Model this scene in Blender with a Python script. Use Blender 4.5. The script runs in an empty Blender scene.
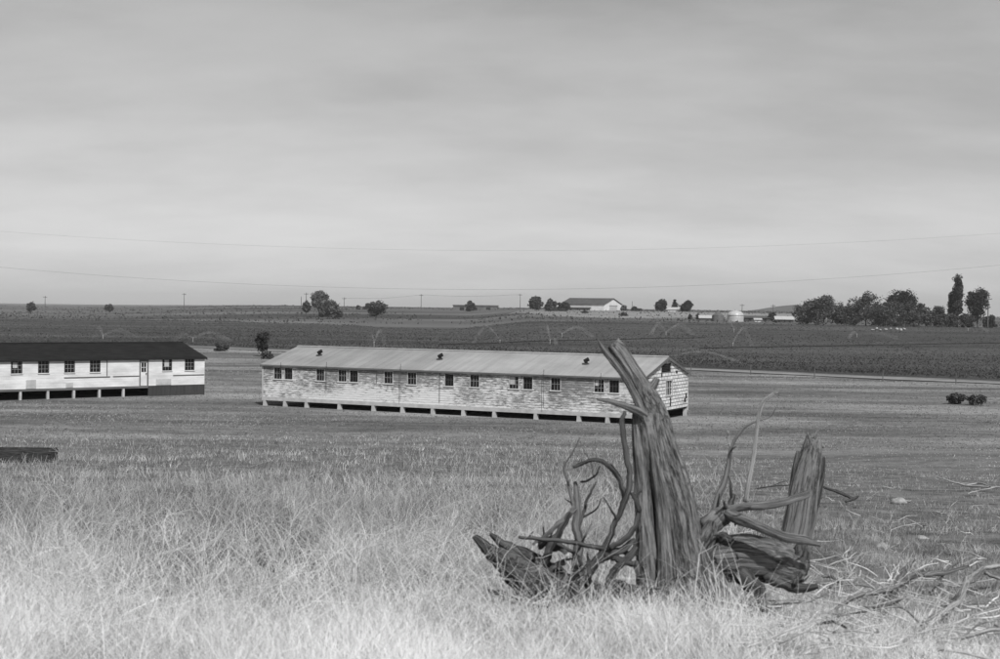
import bpy, math, random
import numpy as np
from mathutils import Vector, Matrix
R_ = math.radians
rng = np.random.default_rng(7)
random.seed(7)
C = bpy.context.scene.collection
scene = bpy.context.scene

# ------------------------------------------------------------------ camera maths
F = 1369.0                       # focal length in photo pixels (photo 1000 wide)
CAMZ = 7.6                       # the flats lie at z = 0, the camera on the knoll
PITCH, ROLL = 0.858, 0.8
CAMR = Matrix.Rotation(R_(90 - PITCH), 3, 'X') @ Matrix.Rotation(R_(ROLL), 3, 'Z')
CR = np.array(CAMR)

def ray(px, py):
    return CR @ np.array([(px - 500) / F, -(py - 329.5) / F, -1.0])

def at(px, py, Y):
    d = ray(px, py)
    s = Y / d[1]
    return Vector((d[0] * s, Y, CAMZ + d[2] * s))

def project(x, y, z):
    v = CR.T @ np.array([x, y, z - CAMZ])
    return 500 + F * v[0] / -v[2], 329.5 - F * v[1] / -v[2]

# ------------------------------------------------------------------ noise
def _hash(ix, iy, seed):
    h = (ix.astype(np.int64) * 374761393 + iy.astype(np.int64) * 668265263 + seed * 69069) & 0x7fffffff
    h = ((h ^ (h >> 13)) * 1274126177) & 0x7fffffff
    return ((h ^ (h >> 16)) & 0xffff) / 65535.0

def vnoise(x, y, seed=0):
    x = np.asarray(x, float); y = np.asarray(y, float)
    ix = np.floor(x); iy = np.floor(y)
    fx = x - ix; fy = y - iy
    fx = fx * fx * (3 - 2 * fx); fy = fy * fy * (3 - 2 * fy)
    a = _hash(ix, iy, seed); b = _hash(ix + 1, iy, seed)
    c = _hash(ix, iy + 1, seed); d = _hash(ix + 1, iy + 1, seed)
    return (a * (1 - fx) + b * fx) * (1 - fy) + (c * (1 - fx) + d * fx) * fy

def fbm(x, y, seed=0, o=4):
    s = 0; a = .5
    for k in range(o):
        s = s + a * vnoise(np.asarray(x) * 2 ** k, np.asarray(y) * 2 ** k, seed + k * 17)
        a *= .5
    return s

# ------------------------------------------------------------------ terrain height
def table(pts):
    g = np.arange(0, 9000, 1.0)
    return np.array([p[0] for p in pts], float), np.array([p[1] for p in pts], float)
NEAR = [(0, -1.6), (6, -1.6), (10, -1.92), (15, -2.43), (20, -2.95), (30, -4.0), (40, -5.0), (50, -5.9), (60, -6.62), (70, -7.15), (80, -7.45), (92, -7.6)]
LEFT = NEAR + [(400, -7.6), (800, -7.2), (1500, -5.6), (2500, -6.2), (9000, -8)]
MID = NEAR + [(420, -7.6), (560, -6.7), (700, -5.3), (850, -2.4), (950, -1.2), (1500, .4), (2500, .2), (9000, -2)]
RIGHT = NEAR + [(250, -7.6), (400, -5.6), (520, -4.4), (620, -3.7), (700, -1.6), (780, -.2), (900, .1), (1500, 1.5), (2500, 2.0), (9000, 0)]
def prof(pts, p):
    xs = np.array([q[0] for q in pts], float); ys = np.array([q[1] for q in pts], float)
    w = 0.06
    return sum(np.interp(p * (1 + k * w), xs, ys) for k in (-1, -.5, 0, .5, 1)) / 5.0
def sstep(e0, e1, x):
    t = np.clip((np.asarray(x, float) - e0) / (e1 - e0), 0, 1)
    return t * t * (3 - 2 * t)
def H(x, y):
    x = np.asarray(x, float); y = np.asarray(y, float)
    p = np.maximum(y, 0.0)
    a = x / np.maximum(y, 3.0)
    wl = 1 - sstep(-.33, -.15, a)
    wr = sstep(-.03, .03, a)
    wf = sstep(.24, .30, a) * sstep(600, 1200, p)
    h = prof(MID, p) * (1 - wl) * (1 - wr) + prof(LEFT, p) * wl + prof(RIGHT, p) * wr * (1 - wl)
    h = h * (1 - wf) + wf * (-4.5)
    amp = np.interp(p, [0, 8, 30, 80, 120, 400, 1500, 9000], [.10, .13, .22, .16, .10, .3, 1.2, 2])
    sc = np.interp(p, [0, 30, 120, 400, 1500, 9000], [1 / 2.5, 1 / 7., 1 / 20., 1 / 60., 1 / 200., 1 / 700.])
    near = (fbm(x / 2.6, y / 2.6, 3, 3) - .44) * .2 * np.interp(p, [0, 12, 30, 60], [.8, 1, .8, 0])
    mid = (fbm(x / 11., y / 11., 5, 3) - .44) * np.interp(p, [0, 12, 30, 70, 95, 300], [0, .1, .55, .5, .06, .3])
    far = (fbm(x / 170., y / 170., 9, 3) - .44) * np.interp(p, [0, 400, 900, 2500], [0, .2, 1.6, 5])
    return CAMZ + h + near + mid + far
def hz(x, y):
    return float(H(x, y))
def place(px, Y, dz=0.0):
    d = ray(px, 315); x = d[0] / d[1] * Y
    return Vector((x, Y, hz(x, Y) + dz))
def gpt(px, py, dz=0.0):
    d = ray(px, py)
    Y = np.concatenate([np.arange(3, 60, .05), np.arange(60, 1500, .5)])
    x = d[0] / d[1] * Y; z = CAMZ + d[2] / d[1] * Y
    below = np.nonzero(z < H(x, Y))[0]
    i = below[0] if len(below) else len(Y) - 1
    return Vector((x[i], Y[i], hz(x[i], Y[i]) + dz))

# ------------------------------------------------------------------ materials
def newmat(name):
    m = bpy.data.materials.new(name); m.use_nodes = True
    nt = m.node_tree; b = nt.nodes['Principled BSDF']
    b.inputs['Specular IOR Level'].default_value = .2
    return m, nt, b
def N(nt, typ, **kw):
    n = nt.nodes.new(typ)
    for k, v in kw.items():
        if k.startswith('i_'):
            key = k[2:]
            n.inputs[int(key) if key.isdigit() else key.replace('_', ' ')].default_value = v
        else: setattr(n, k, v)
    return n
def L(nt, a, b): nt.links.new(a, b)
def maprange(nt, src, a, b, c, d, smooth=False):
    n = N(nt, 'ShaderNodeMapRange'); n.clamp = True
    if smooth: n.interpolation_type = 'SMOOTHSTEP'
    for k, v in enumerate((a, b, c, d)): n.inputs[k + 1].default_value = v
    L(nt, src, n.inputs[0]); return n.outputs[0]
def math2(nt, op, a, b):
    n = N(nt, 'ShaderNodeMath'); n.operation = op
    for k, v in enumerate((a, b)):
        if isinstance(v, (int, float)): n.inputs[k].default_value = v
        else: L(nt, v, n.inputs[k])
    return n.outputs[0]
def mixf(nt, f, a, b):
    n = N(nt, 'ShaderNodeMix')
    for k, v in ((0, f), (2, a), (3, b)):
        if isinstance(v, (int, float)): n.inputs[k].default_value = v
        else: L(nt, v, n.inputs[k])
    return n.outputs[0]
def coords(nt, kind='Object', scale=(1, 1, 1), loc=(0, 0, 0), attr=None):
    if attr:
        s = N(nt, 'ShaderNodeAttribute'); s.attribute_name = attr; o = s.outputs['Vector']
    else:
        s = N(nt, 'ShaderNodeTexCoord'); o = s.outputs[kind]
    m = N(nt, 'ShaderNodeMapping'); m.inputs['Scale'].default_value = scale; m.inputs['Location'].default_value = loc
    L(nt, o, m.inputs[0]); return m.outputs[0]
def noise(nt, vec, scale=1., detail=5., rough=.6):
    n = N(nt, 'ShaderNodeTexNoise'); n.inputs['Scale'].default_value = scale
    n.inputs['Detail'].default_value = detail; n.inputs['Roughness'].default_value = rough
    L(nt, vec, n.inputs['Vector']); return n.outputs['Fac']
def bump(nt, b, h, strength=.3, dist=.02):
    n = N(nt, 'ShaderNodeBump'); n.inputs['Strength'].default_value = strength; n.inputs['Distance'].default_value = dist
    L(nt, h, n.inputs['Height']); L(nt, n.outputs[0], b.inputs['Normal'])
def gray(name, lo, hi, scale=2., stretch=(1, 1, 1), rough=.8, a=.3, c=.7, kind='Object', bmp=0, attr=None, spec=.2):
    m, nt, b = newmat(name)
    f = noise(nt, coords(nt, kind, stretch, attr=attr), scale)
    L(nt, maprange(nt, f, a, c, lo, hi), b.inputs['Base Color'])
    b.inputs['Roughness'].default_value = rough; b.inputs['Specular IOR Level'].default_value = spec
    if bmp: bump(nt, b, f, bmp, .05)
    return m

def tinted(name, transl=.25):
    """foliage / grass: the colour is a per-plant value"""
    m, nt, b = newmat(name)
    at_ = N(nt, 'ShaderNodeAttribute'); at_.attribute_name = 'tint'
    L(nt, at_.outputs['Fac'], b.inputs['Base Color'])
    b.inputs['Roughness'].default_value = .75; b.inputs['Specular IOR Level'].default_value = .15
    t = N(nt, 'ShaderNodeBsdfTranslucent'); L(nt, at_.outputs['Fac'], t.inputs[0])
    mx = N(nt, 'ShaderNodeMixShader'); mx.inputs[0].default_value = transl
    out = nt.nodes['Material Output']
    L(nt, b.outputs[0], mx.inputs[1]); L(nt, t.outputs[0], mx.inputs[2]); L(nt, mx.outputs[0], out.inputs[0])
    return m
M = {}
M['grass'] = tinted('dry_grass', .2)
M['leaf'] = tinted('leaves', .2)

def wood(name, lo, hi, a=.35, c=.7):
    m, nt, b = newmat(name)
    f = noise(nt, coords(nt, attr='grain', scale=(75, 75, 5)), 1.0, 6, .7)
    g = noise(nt, coords(nt, attr='grain', scale=(9, 9, 2.6)), 1.0, 5, .6)
    k = noise(nt, coords(nt, attr='grain', scale=(13, 13, .9), loc=(3, 1, 2)), 1.0, 7, .65)
    crack = maprange(nt, math2(nt, 'ABSOLUTE', math2(nt, 'SUBTRACT', k, .5), 0.0), .0, .035, 0, 1)
    v = noise(nt, coords(nt, attr='grain', scale=(50, 50, 14)), 1.0, 4, .7)
    s = math2(nt, 'ADD', math2(nt, 'MULTIPLY', f, .4), math2(nt, 'ADD', math2(nt, 'MULTIPLY', g, .32), math2(nt, 'MULTIPLY', v, .28)))
    col = math2(nt, 'MULTIPLY', maprange(nt, s, a, c, lo, hi), maprange(nt, crack, 0, 1, .42, 1))
    L(nt, col, b.inputs['Base Color'])
    b.inputs['Roughness'].default_value = .95; b.inputs['Specular IOR Level'].default_value = .05
    hgt = math2(nt, 'ADD', math2(nt, 'MULTIPLY', f, .6), math2(nt, 'MULTIPLY', crack, .8))
    bump(nt, b, hgt, .7, .012)
    return m
M['stump'] = wood('weathered_wood', .04, .28, .41, .62)
M['darkwood'] = wood('dark_dead_wood', .03, .17)
M['midwood'] = wood('grey_dead_wood', .08, .32)
M['palewood'] = wood('bleached_wood', .22, .55)

# ground
def ground_mat():
    m, nt, b = newmat('ground')
    tc = N(nt, 'ShaderNodeTexCoord'); sx = N(nt, 'ShaderNodeSeparateXYZ'); L(nt, tc.outputs['Object'], sx.inputs[0])
    y = sx.outputs['Y']
    f1 = noise(nt, coords(nt, 'Object', (1.3, 1.3, 1.3)), 1.0, 8, .7)
    soil = math2(nt, 'MULTIPLY', maprange(nt, f1, .33, .68, .08, .30), maprange(nt, y, 5, 12, 1.7, .75))  # soil colour lightened near the camera, light-leak glow painted in
    f2 = noise(nt, coords(nt, 'Object', (.06, .16, .1)), 1.0, 7, .62)
    f3 = noise(nt, coords(nt, 'Object', (.9, .9, .9)), 1.0, 5, .7)
    flat = math2(nt, 'MULTIPLY', maprange(nt, f2, .34, .68, .135, .275), maprange(nt, f3, .3, .7, .7, 1.3))
    f5 = noise(nt, coords(nt, 'Object', (.018, .11, .1), (5, 2, 0)), 1.0, 6, .65)
    flat = math2(nt, 'MULTIPLY', flat, maprange(nt, f5, .42, .6, .55, 1.12))
    f4 = noise(nt, coords(nt, 'Object', (.004, .012, .01)), 1.0, 7, .6)
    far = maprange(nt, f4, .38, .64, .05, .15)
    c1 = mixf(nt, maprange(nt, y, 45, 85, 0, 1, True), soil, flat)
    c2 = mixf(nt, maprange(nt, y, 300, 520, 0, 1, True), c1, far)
    L(nt, c2, b.inputs['Base Color']); b.inputs['Roughness'].default_value = .95; b.inputs['Specular IOR Level'].default_value = .05
    bump(nt, b, f1, .5, .06)
    return m
M['ground'] = ground_mat()
M['road'] = gray('pale_dirt_road', .17, .27, .4, (1, 1, 1), .95)
def field_mat():
    m, nt, b = newmat('crop_soil')
    f = noise(nt, coords(nt, 'Object', (.006, .03, .1)), 1.0, 6, .6)
    g = noise(nt, coords(nt, 'Object', (.25, .25, .25)), 1.0, 5, .7)
    L(nt, math2(nt, 'MULTIPLY', maprange(nt, f, .36, .66, .042, .088), maprange(nt, g, .3, .7, .8, 1.25)), b.inputs['Base Color'])
    b.inputs['Roughness'].default_value = .95; b.inputs['Specular IOR Level'].default_value = .05
    return m
M['field'] = field_mat()
M['plateau'] = gray('stubble', .13, .26, .02, (.3, 1, 1), .95)
M['hill'] = gray('far_hill', .05, .09, .01, (1, 1, 1), .95)

# buildings
def peeling(name, paint, bare, thresh=.5):
    m, nt, b = newmat(name)
    f = noise(nt, coords(nt, 'Object', (1.9, 1.9, 8.0)), 1.0, 10, .78)
    g = noise(nt, coords(nt, 'Object', (.22, .22, .5)), 1.0, 3, .5)
    z = N(nt, 'ShaderNodeSeparateXYZ'); tc = N(nt, 'ShaderNodeTexCoord'); L(nt, tc.outputs['Object'], z.inputs[0])
    k = math2(nt, 'ADD', f, math2(nt, 'MULTIPLY', math2(nt, 'SUBTRACT', g, .5), .5))
    k = math2(nt, 'ADD', k, maprange(nt, z.outputs['Z'], .6, 2.6, .06, -.05))
    mask = maprange(nt, k, thresh - .07, thresh + .05, 0, 1)
    h = noise(nt, coords(nt, 'Object', (2, 2, 9)), 1.0, 4, .6)
    bw = maprange(nt, h, .3, .7, bare * .6, bare * 1.35)
    pw = maprange(nt, h, .3, .7, paint * .85, paint * 1.05)
    L(nt, mixf(nt, mask, bw, pw), b.inputs['Base Color']); b.inputs['Roughness'].default_value = .85
    return m
M['peel'] = peeling('peeling_paint', .66, .2, .515)
M['whitewall'] = gray('white_siding', .5, .74, .9, (.5, .5, 1.6), .8, .34, .66)
def shingle():
    m, nt, b = newmat('pale_shingles')
    tc = N(nt, 'ShaderNodeTexCoord'); s = N(nt, 'ShaderNodeSeparateXYZ'); cb = N(nt, 'ShaderNodeCombineXYZ')
    L(nt, tc.outputs['Object'], s.inputs[0]); L(nt, s.outputs['Y'], cb.inputs[0]); L(nt, s.outputs['Z'], cb.inputs[1])
    br = N(nt, 'ShaderNodeTexBrick'); L(nt, cb.outputs[0], br.inputs[0])
    br.inputs['Scale'].default_value = 1.0; br.inputs['Brick Width'].default_value = .62; br.inputs['Row Height'].default_value = .24
    br.inputs['Mortar Size'].default_value = .03
    br.inputs['Color1'].default_value = (.82, .82, .82, 1); br.inputs['Color2'].default_value = (.66, .66, .66, 1); br.inputs['Mortar'].default_value = (.16, .16, .16, 1)
    f = noise(nt, coords(nt, 'Object', (1.2, 1.2, 1.2)), 1.0, 5, .6)
    mm = N(nt, 'ShaderNodeMix'); mm.data_type = 'RGBA'; mm.blend_type = 'MULTIPLY'; mm.inputs[0].default_value = 1
    L(nt, br.outputs[0], mm.inputs[6]); L(nt, maprange(nt, f, .3, .6, .7, 1.), mm.inputs[7])
    L(nt, mm.outputs[2], b.inputs['Base Color']); b.inputs['Roughness'].default_value = .85
    return m
M['shingle'] = shingle()
def metalroof():
    m, nt, b = newmat('weathered_metal_roof')
    f = noise(nt, coords(nt, 'Object', (1.6, .12, .12)), 1.0, 4, .6)
    g = noise(nt, coords(nt, 'Object', (.25, .4, .4)), 1.0, 5, .6)
    tc = N(nt, 'ShaderNodeTexCoord'); s = N(nt, 'ShaderNodeSeparateXYZ'); L(nt, tc.outputs['Object'], s.inputs[0])
    new = maprange(nt, s.outputs['X'], 15.0, 15.1, 1.0, 1.13)
    c = math2(nt, 'MULTIPLY', maprange(nt, f, .3, .7, .24, .32), maprange(nt, g, .3, .7, .85, 1.12))
    L(nt, math2(nt, 'MULTIPLY', c, new), b.inputs['Base Color']); b.inputs['Roughness'].default_value = .6
    return m
M['roofmetal'] = metalroof()
M['darkroof'] = gray('dark_roofing', .012, .026, .9, (1, 2.5, 2.5), .9, spec=.05)
M['trim'] = gray('white_trim', .5, .68, 2.)
M['dullwhite'] = gray('dull_white_paint', .34, .5, 2.)
M['greysash'] = gray('grey_sash', .2, .34, 2.)
M['darktrim'] = gray('dark_trim', .05, .09, 2.)
M['dark'] = gray('near_black', .012, .02, 2.)
M['oldboard'] = gray('old_boards', .01, .07, 6., (.6, 3, 5))
M['skirt'] = gray('dark_boards', .035, .06, 1.5, (3, 3, .4))
M['metal'] = gray('galvanised_metal', .35, .5, .5, (3, 3, .4), .4, spec=.5)
M['greywall'] = gray('grey_wall', .09, .15, .4)
M['palewall'] = gray('pale_wall', .55, .7, .4)
M['greyroof'] = gray('grey_roof', .06, .09, .4)
M['pole'] = gray('pole_wood', .08, .14, 1.)
M['bleached'] = gray('bleached_stems', .4, .7, 3.)
M['dullstem'] = gray('dull_stems', .16, .34, 3.)
M['rock'] = gray('pale_rock', .16, .42, 9., bmp=.4)
M['bark'] = gray('bark', .04, .08, 2.)
m, nt, b = newmat('window_glass')
b.inputs['Base Color'].default_value = (.012, .012, .012, 1); b.inputs['Roughness'].default_value = .12; b.inputs['Specular IOR Level'].default_value = .35
M['glass'] = m
m, nt, b = newmat('water_spray')
b.inputs['Base Color'].default_value = (.8, .8, .8, 1); b.inputs['Roughness'].default_value = 1
tr = N(nt, 'ShaderNodeBsdfTransparent'); mx = N(nt, 'ShaderNodeMixShader')
fx = noise(nt, coords(nt, 'Object', (1.5, 1.5, 1.5)), 1.0, 3, .6)
L(nt, maprange(nt, fx, .35, .65, .006, .05), mx.inputs[0]); L(nt, tr.outputs[0], mx.inputs[1]); L(nt, b.outputs[0], mx.inputs[2])
L(nt, mx.outputs[0], nt.nodes['Material Output'].inputs[0])
M['spray'] = m

# ------------------------------------------------------------------ mesh helpers
def link_mesh(name, me, mat, parent=None):
    o = bpy.data.objects.new(name, me); C.objects.link(o)
    if mat: me.materials.append(mat)
    if parent: o.parent = parent
    return o
def tag(o, label=None, cat=None, group=None, kind=None):
    if label: o['label'] = label
    if cat: o['category'] = cat
    if group: o['group'] = group
    if kind: o['kind'] = kind
    return o
def empty(name, loc, rz=0.0, label=None, cat=None, group=None):
    o = bpy.data.objects.new(name, None); C.objects.link(o)
    o.location = loc; o.rotation_euler = (0, 0, rz); o.empty_display_size = .2
    return tag(o, label, cat, group)

class MB:
    def __init__(s): s.v = []; s.f = []; s.g = []
    def poly(s, pts):
        i = len(s.v); s.v += [tuple(p) for p in pts]; s.g += [tuple(p) for p in pts]; s.f.append(tuple(range(i, i + len(pts)))); return s
    def box(s, x0, x1, y0, y1, z0, z1):
        i = len(s.v)
        p = [(x0, y0, z0), (x1, y0, z0), (x1, y1, z0), (x0, y1, z0), (x0, y0, z1), (x1, y0, z1), (x1, y1, z1), (x0, y1, z1)]
        s.v += p; s.g += p
        s.f += [tuple(i + k for k in q) for q in ((3, 2, 1, 0), (4, 5, 6, 7), (0, 1, 5, 4), (1, 2, 6, 5), (2, 3, 7, 6), (3, 0, 4, 7))]
        return s
    def prism(s, prof, x0, x1):
        """profile in (y,z) extruded along x"""
        i = len(s.v); n = len(prof)
        p = [(x0, a, b) for a, b in prof] + [(x1, a, b) for a, b in prof]
        s.v += p; s.g += p
        s.f.append(tuple(i + k for k in reversed(range(n)))); s.f.append(tuple(i + n + k for k in range(n)))
        for k in range(n):
            s.f.append((i + k, i + (k + 1) % n, i + n + (k + 1) % n, i + n + k))
        return s
    def prismy(s, prof, y0, y1):
        """profile in (x,z) extruded along y"""
        i = len(s.v); n = len(prof)
        p = [(a, y0, b) for a, b in prof] + [(a, y1, b) for a, b in prof]
        s.v += p; s.g += p
        s.f.append(tuple(i + k for k in range(n))); s.f.append(tuple(i + n + k for k in reversed(range(n))))
        for k in range(n):
            s.f.append((i + (k + 1) % n, i + k, i + n + k, i + n + (k + 1) % n))
        return s
    def tube(s, pts, rad, seg=10, sub=4, ridge=0.0, lump=0.0, flat=1.0, nr=7, cap=True, seed=0, flare=0.0, gnarl=0.0, jag=0.0):
        """tube through 3-D points with a radius at each; ridged like split or weathered wood"""
        P = [np.array(p, float) for p in pts]; Rr = list(rad)
        Q = []; RR = []
        n = len(P)
        for i in range(n - 1):
            p0 = P[max(i - 1, 0)]; p1 = P[i]; p2 = P[i + 1]; p3 = P[min(i + 2, n - 1)]
            for k in range(sub):
                t = k / sub
                Q.append(.5 * ((2 * p1) + (-p0 + p2) * t + (2 * p0 - 5 * p1 + 4 * p2 - p3) * t * t + (-p0 + 3 * p1 - 3 * p2 + p3) * t ** 3))
                RR.append(Rr[i] * (1 - t) + Rr[i + 1] * t)
        Q.append(P[-1]); RR.append(Rr[-1])
        Q = np.array(Q); RR = np.array(RR); m_ = len(Q)
        rs = np.random.default_rng(seed + 1)
        if gnarl:
            w = rs.normal(0, 1, Q.shape); w = (w + np.roll(w, 1, 0) + np.roll(w, -1, 0)) / 2
            Q[1:-1] += (w * (RR * gnarl)[:, None])[1:-1]
        T = np.gradient(Q, axis=0); T /= np.linalg.norm(T, axis=1)[:, None] + 1e-9
        ref = np.array([0, 1, 0.]) if abs(T[0][1]) < .9 else np.array([1., 0, 0])
        A = ref - T[0] * (ref @ T[0]); A /= np.linalg.norm(A)
        base = len(s.v); th = np.arange(seg) / seg * 2 * math.pi
        ln = np.concatenate([[0], np.cumsum(np.linalg.norm(np.diff(Q, axis=0), axis=1))])
        ph = rs.uniform(0, 6.28, 8)
        for i in range(m_):
            A = A - T[i] * (A @ T[i]); A /= np.linalg.norm(A) + 1e-9
            B = np.cross(T[i], A)
            l = ln[i]
            f = np.ones(seg)
            if ridge:
                tw = l * .5
                a1 = np.abs(np.sin(nr * .5 * th + ph[0] + tw + .5 * np.sin(l * 3 + ph[3])))
                a2 = np.abs(np.sin((nr * .5 + 2.5) * th + ph[1] + .8 * np.sin(l * 2.1 + ph[4])))
                f += ridge * (np.minimum(a1 * 2.2, 1) - .75) + ridge * .7 * (np.minimum(a2 * 2.5, 1) - .8)
            if lump:
                f += lump * (fbm(np.cos(th) * 1.3 + 7 + l / max(RR.mean(), .01) * .25, np.sin(th) * 1.3 + 3 + l / max(RR.mean(), .01) * .2, seed, 3) - .44) * 2
            if flare:
                t = i / (m_ - 1)
                f += flare * max(0, 1 - t / .3) ** 2 * (.35 + .65 * np.cos(5 * th + ph[5]))
            jg = np.zeros(seg)
            if jag and i >= m_ - 3:
                jg = jag * (vnoise(np.cos(th) * 2.2 + 11, np.sin(th) * 2.2 + 5, seed) + .5 * vnoise(np.cos(th) * 6 + 1, np.sin(th) * 6 + 5, seed) - .75) * (i - m_ + 4) / 3
            for k in range(seg):
                d = A * math.cos(th[k]) * flat + B * math.sin(th[k])
                s.v.append(tuple(Q[i] + d * RR[i] * f[k] + T[i] * jg[k]))
                s.g.append((math.cos(th[k]) * .25 * max(RR[i] / .1, .3) + seed * 3.1, math.sin(th[k]) * .25 * max(RR[i] / .1, .3), l))
        for i in range(m_ - 1):
            for k in range(seg):
                k2 = (k + 1) % seg
                s.f.append((base + i * seg + k, base + i * seg + k2, base + (i + 1) * seg + k2, base + (i + 1) * seg + k))
        if cap:
            s.f.append(tuple(base + k for k in reversed(range(seg))))
            s.f.append(tuple(base + (m_ - 1) * seg + k for k in range(seg)))
        return s
    def build(s, name, mat, parent=None, smooth=False):
        me = bpy.data.meshes.new(name); me.from_pydata(s.v, [], s.f)
        at_ = me.attributes.new('grain', 'FLOAT_VECTOR', 'POINT')
        at_.data.foreach_set('vector', np.array(s.g, np.float32).ravel())
        if smooth: me.polygons.foreach_set('use_smooth', [True] * len(me.polygons))
        me.update()
        return link_mesh(name, me, mat, parent)

def np_mesh(name, V, Q, mat, parent=None, tint=None, smooth=False):
    me = bpy.data.meshes.new(name)
    nv, nf, k = len(V), len(Q), Q.shape[1]
    me.vertices.add(nv); me.vertices.foreach_set('co', np.ascontiguousarray(V, np.float32).ravel())
    me.loops.add(nf * k); me.loops.foreach_set('vertex_index', np.ascontiguousarray(Q, np.int32).ravel())
    me.polygons.add(nf); me.polygons.foreach_set('loop_start', np.arange(0, nf * k, k, dtype=np.int32))
    me.polygons.foreach_set('loop_total', np.full(nf, k, np.int32))
    if smooth: me.polygons.foreach_set('use_smooth', np.ones(nf, bool))
    if tint is not None:
        a = me.attributes.new('tint', 'FLOAT', 'POINT'); a.data.foreach_set('value', np.ascontiguousarray(tint, np.float32))
    me.update(calc_edges=True); me.validate()
    return link_mesh(name, me, mat, parent)

# ------------------------------------------------------------------ sky, sun, camera
w = bpy.data.worlds.new('World'); scene.world = w; w.use_nodes = True
nt = w.node_tree; bg = nt.nodes['Background']
SUN_EL, SUN_AZ = 47.0, 160.0     # compass angle from +Y, clockwise; behind the camera
tosun = Vector((math.sin(R_(SUN_AZ)) * math.cos(R_(SUN_EL)), math.cos(R_(SUN_AZ)) * math.cos(R_(SUN_EL)), math.sin(R_(SUN_EL))))
sky = N(nt, 'ShaderNodeTexSky'); sky.sky_type = 'NISHITA'; sky.sun_disc = False
sky.sun_elevation = R_(SUN_EL); sky.sun_rotation = R_(SUN_AZ); sky.air_density = 1.0; sky.dust_density = 2.0; sky.altitude = 1200
bw = N(nt, 'ShaderNodeRGBToBW'); L(nt, sky.outputs[0], bw.inputs[0])
tc = N(nt, 'ShaderNodeTexCoord'); sx = N(nt, 'ShaderNodeSeparateXYZ'); L(nt, tc.outputs['Generated'], sx.inputs[0])
zz = math2(nt, 'ADD', math2(nt, 'MAXIMUM', sx.outputs['Z'], 0.0), .24)
cb = N(nt, 'ShaderNodeCombineXYZ'); L(nt, math2(nt, 'DIVIDE', sx.outputs['X'], zz), cb.inputs[0]); L(nt, math2(nt, 'DIVIDE', sx.outputs['Y'], zz), cb.inputs[1])
mp = N(nt, 'ShaderNodeMapping'); mp.inputs['Rotation'].default_value = (0, 0, .3); mp.inputs['Scale'].default_value = (.75, 1.15, 1); L(nt, cb.outputs[0], mp.inputs[0])
c1 = noise(nt, mp.outputs[0], 1.0, 7, .58)
mp2 = N(nt, 'ShaderNodeMapping'); mp2.inputs['Rotation'].default_value = (0, 0, -.2); mp2.inputs['Scale'].default_value = (1.7, 3.0, 1); mp2.inputs['Location'].default_value = (3, 1, 0); L(nt, cb.outputs[0], mp2.inputs[0])
c2 = noise(nt, mp2.outputs[0], 1.0, 5, .55)
mp3 = N(nt, 'ShaderNodeMapping'); mp3.inputs['Rotation'].default_value = (0, 0, .5); mp3.inputs['Scale'].default_value = (2.4, 4.6, 1); mp3.inputs['Location'].default_value = (8, 3, 0); L(nt, cb.outputs[0], mp3.inputs[0])
c3 = noise(nt, mp3.outputs[0], 1.0, 8, .62)
cl = math2(nt, 'ADD', math2(nt, 'MULTIPLY', c1, .65), math2(nt, 'MULTIPLY', c2, .35))
cov = maprange(nt, cl, .34, .64, 0, 1, True)
cloudlum = math2(nt, 'ADD', math2(nt, 'MULTIPLY', bw.outputs[0], .74), math2(nt, 'ADD', math2(nt, 'MULTIPLY', cov, 1.15), math2(nt, 'ADD', math2(nt, 'MULTIPLY', c3, 1.0), .5)))
L(nt, cloudlum, bg.inputs[0]); bg.inputs[1].default_value = .10
sun = bpy.data.lights.new('sun', 'SUN'); sun.energy = 4.0; sun.angle = R_(.53)
so = bpy.data.objects.new('sun', sun); C.objects.link(so); so.location = (0, -20, 60)
so.rotation_euler = tosun.to_track_quat('Z', 'Y').to_euler()

cam = bpy.data.cameras.new('camera'); co = bpy.data.objects.new('camera', cam); C.objects.link(co)
cam.sensor_width = 36; cam.sensor_fit = 'HORIZONTAL'; cam.lens = F * 36 / 1000
co.location = (0, 0, CAMZ); co.rotation_euler = CAMR.to_euler()
cam.clip_start = .1; cam.clip_end = 20000
cam.dof.use_dof = True; cam.dof.focus_distance = 100; cam.dof.aperture_fstop = 6.3
scene.camera = co
scene.view_settings.view_transform = 'Standard'; scene.view_settings.look = 'None'
scene.view_settings.exposure = 0; scene.view_settings.gamma = 1
scene.render.film_transparent = False
scene.cycles.max_bounces = 6; scene.cycles.transparent_max_bounces = 12

# ------------------------------------------------------------------ terrain
def build_terrain():
    rad = np.concatenate([[.4], np.geomspace(1.0, 9000, 330)])
    front = np.linspace(-36, 36, 330); side = np.concatenate([np.linspace(36, 324, 60)[1:-1]])
    ang = np.radians(np.concatenate([front, side])); na = len(ang)
    X = rad[:, None] * np.sin(ang)[None]; Y = rad[:, None] * np.cos(ang)[None]
    V = np.stack([X, Y, H(X, Y)], -1).reshape(-1, 3)
    V = np.vstack([V, [[0, 0, hz(0, 0)]]])
    i = np.arange(len(rad) - 1)[:, None]; k = np.arange(na)[None]; k2 = (k + 1) % na
    Q = np.stack([i * na + k, i * na + k2, (i + 1) * na + k2, (i + 1) * na + k], -1).reshape(-1, 4)[:, ::-1]
    cen = len(V) - 1
    Q = np.vstack([Q, np.stack([np.full(na // 2, cen), (np.arange(0, na - 1, 2) + 2) % na, (np.arange(0, na - 1, 2) + 1) % na, np.arange(0, na - 1, 2)], -1)])
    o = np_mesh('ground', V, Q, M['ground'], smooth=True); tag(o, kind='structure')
build_terrain()

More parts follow.
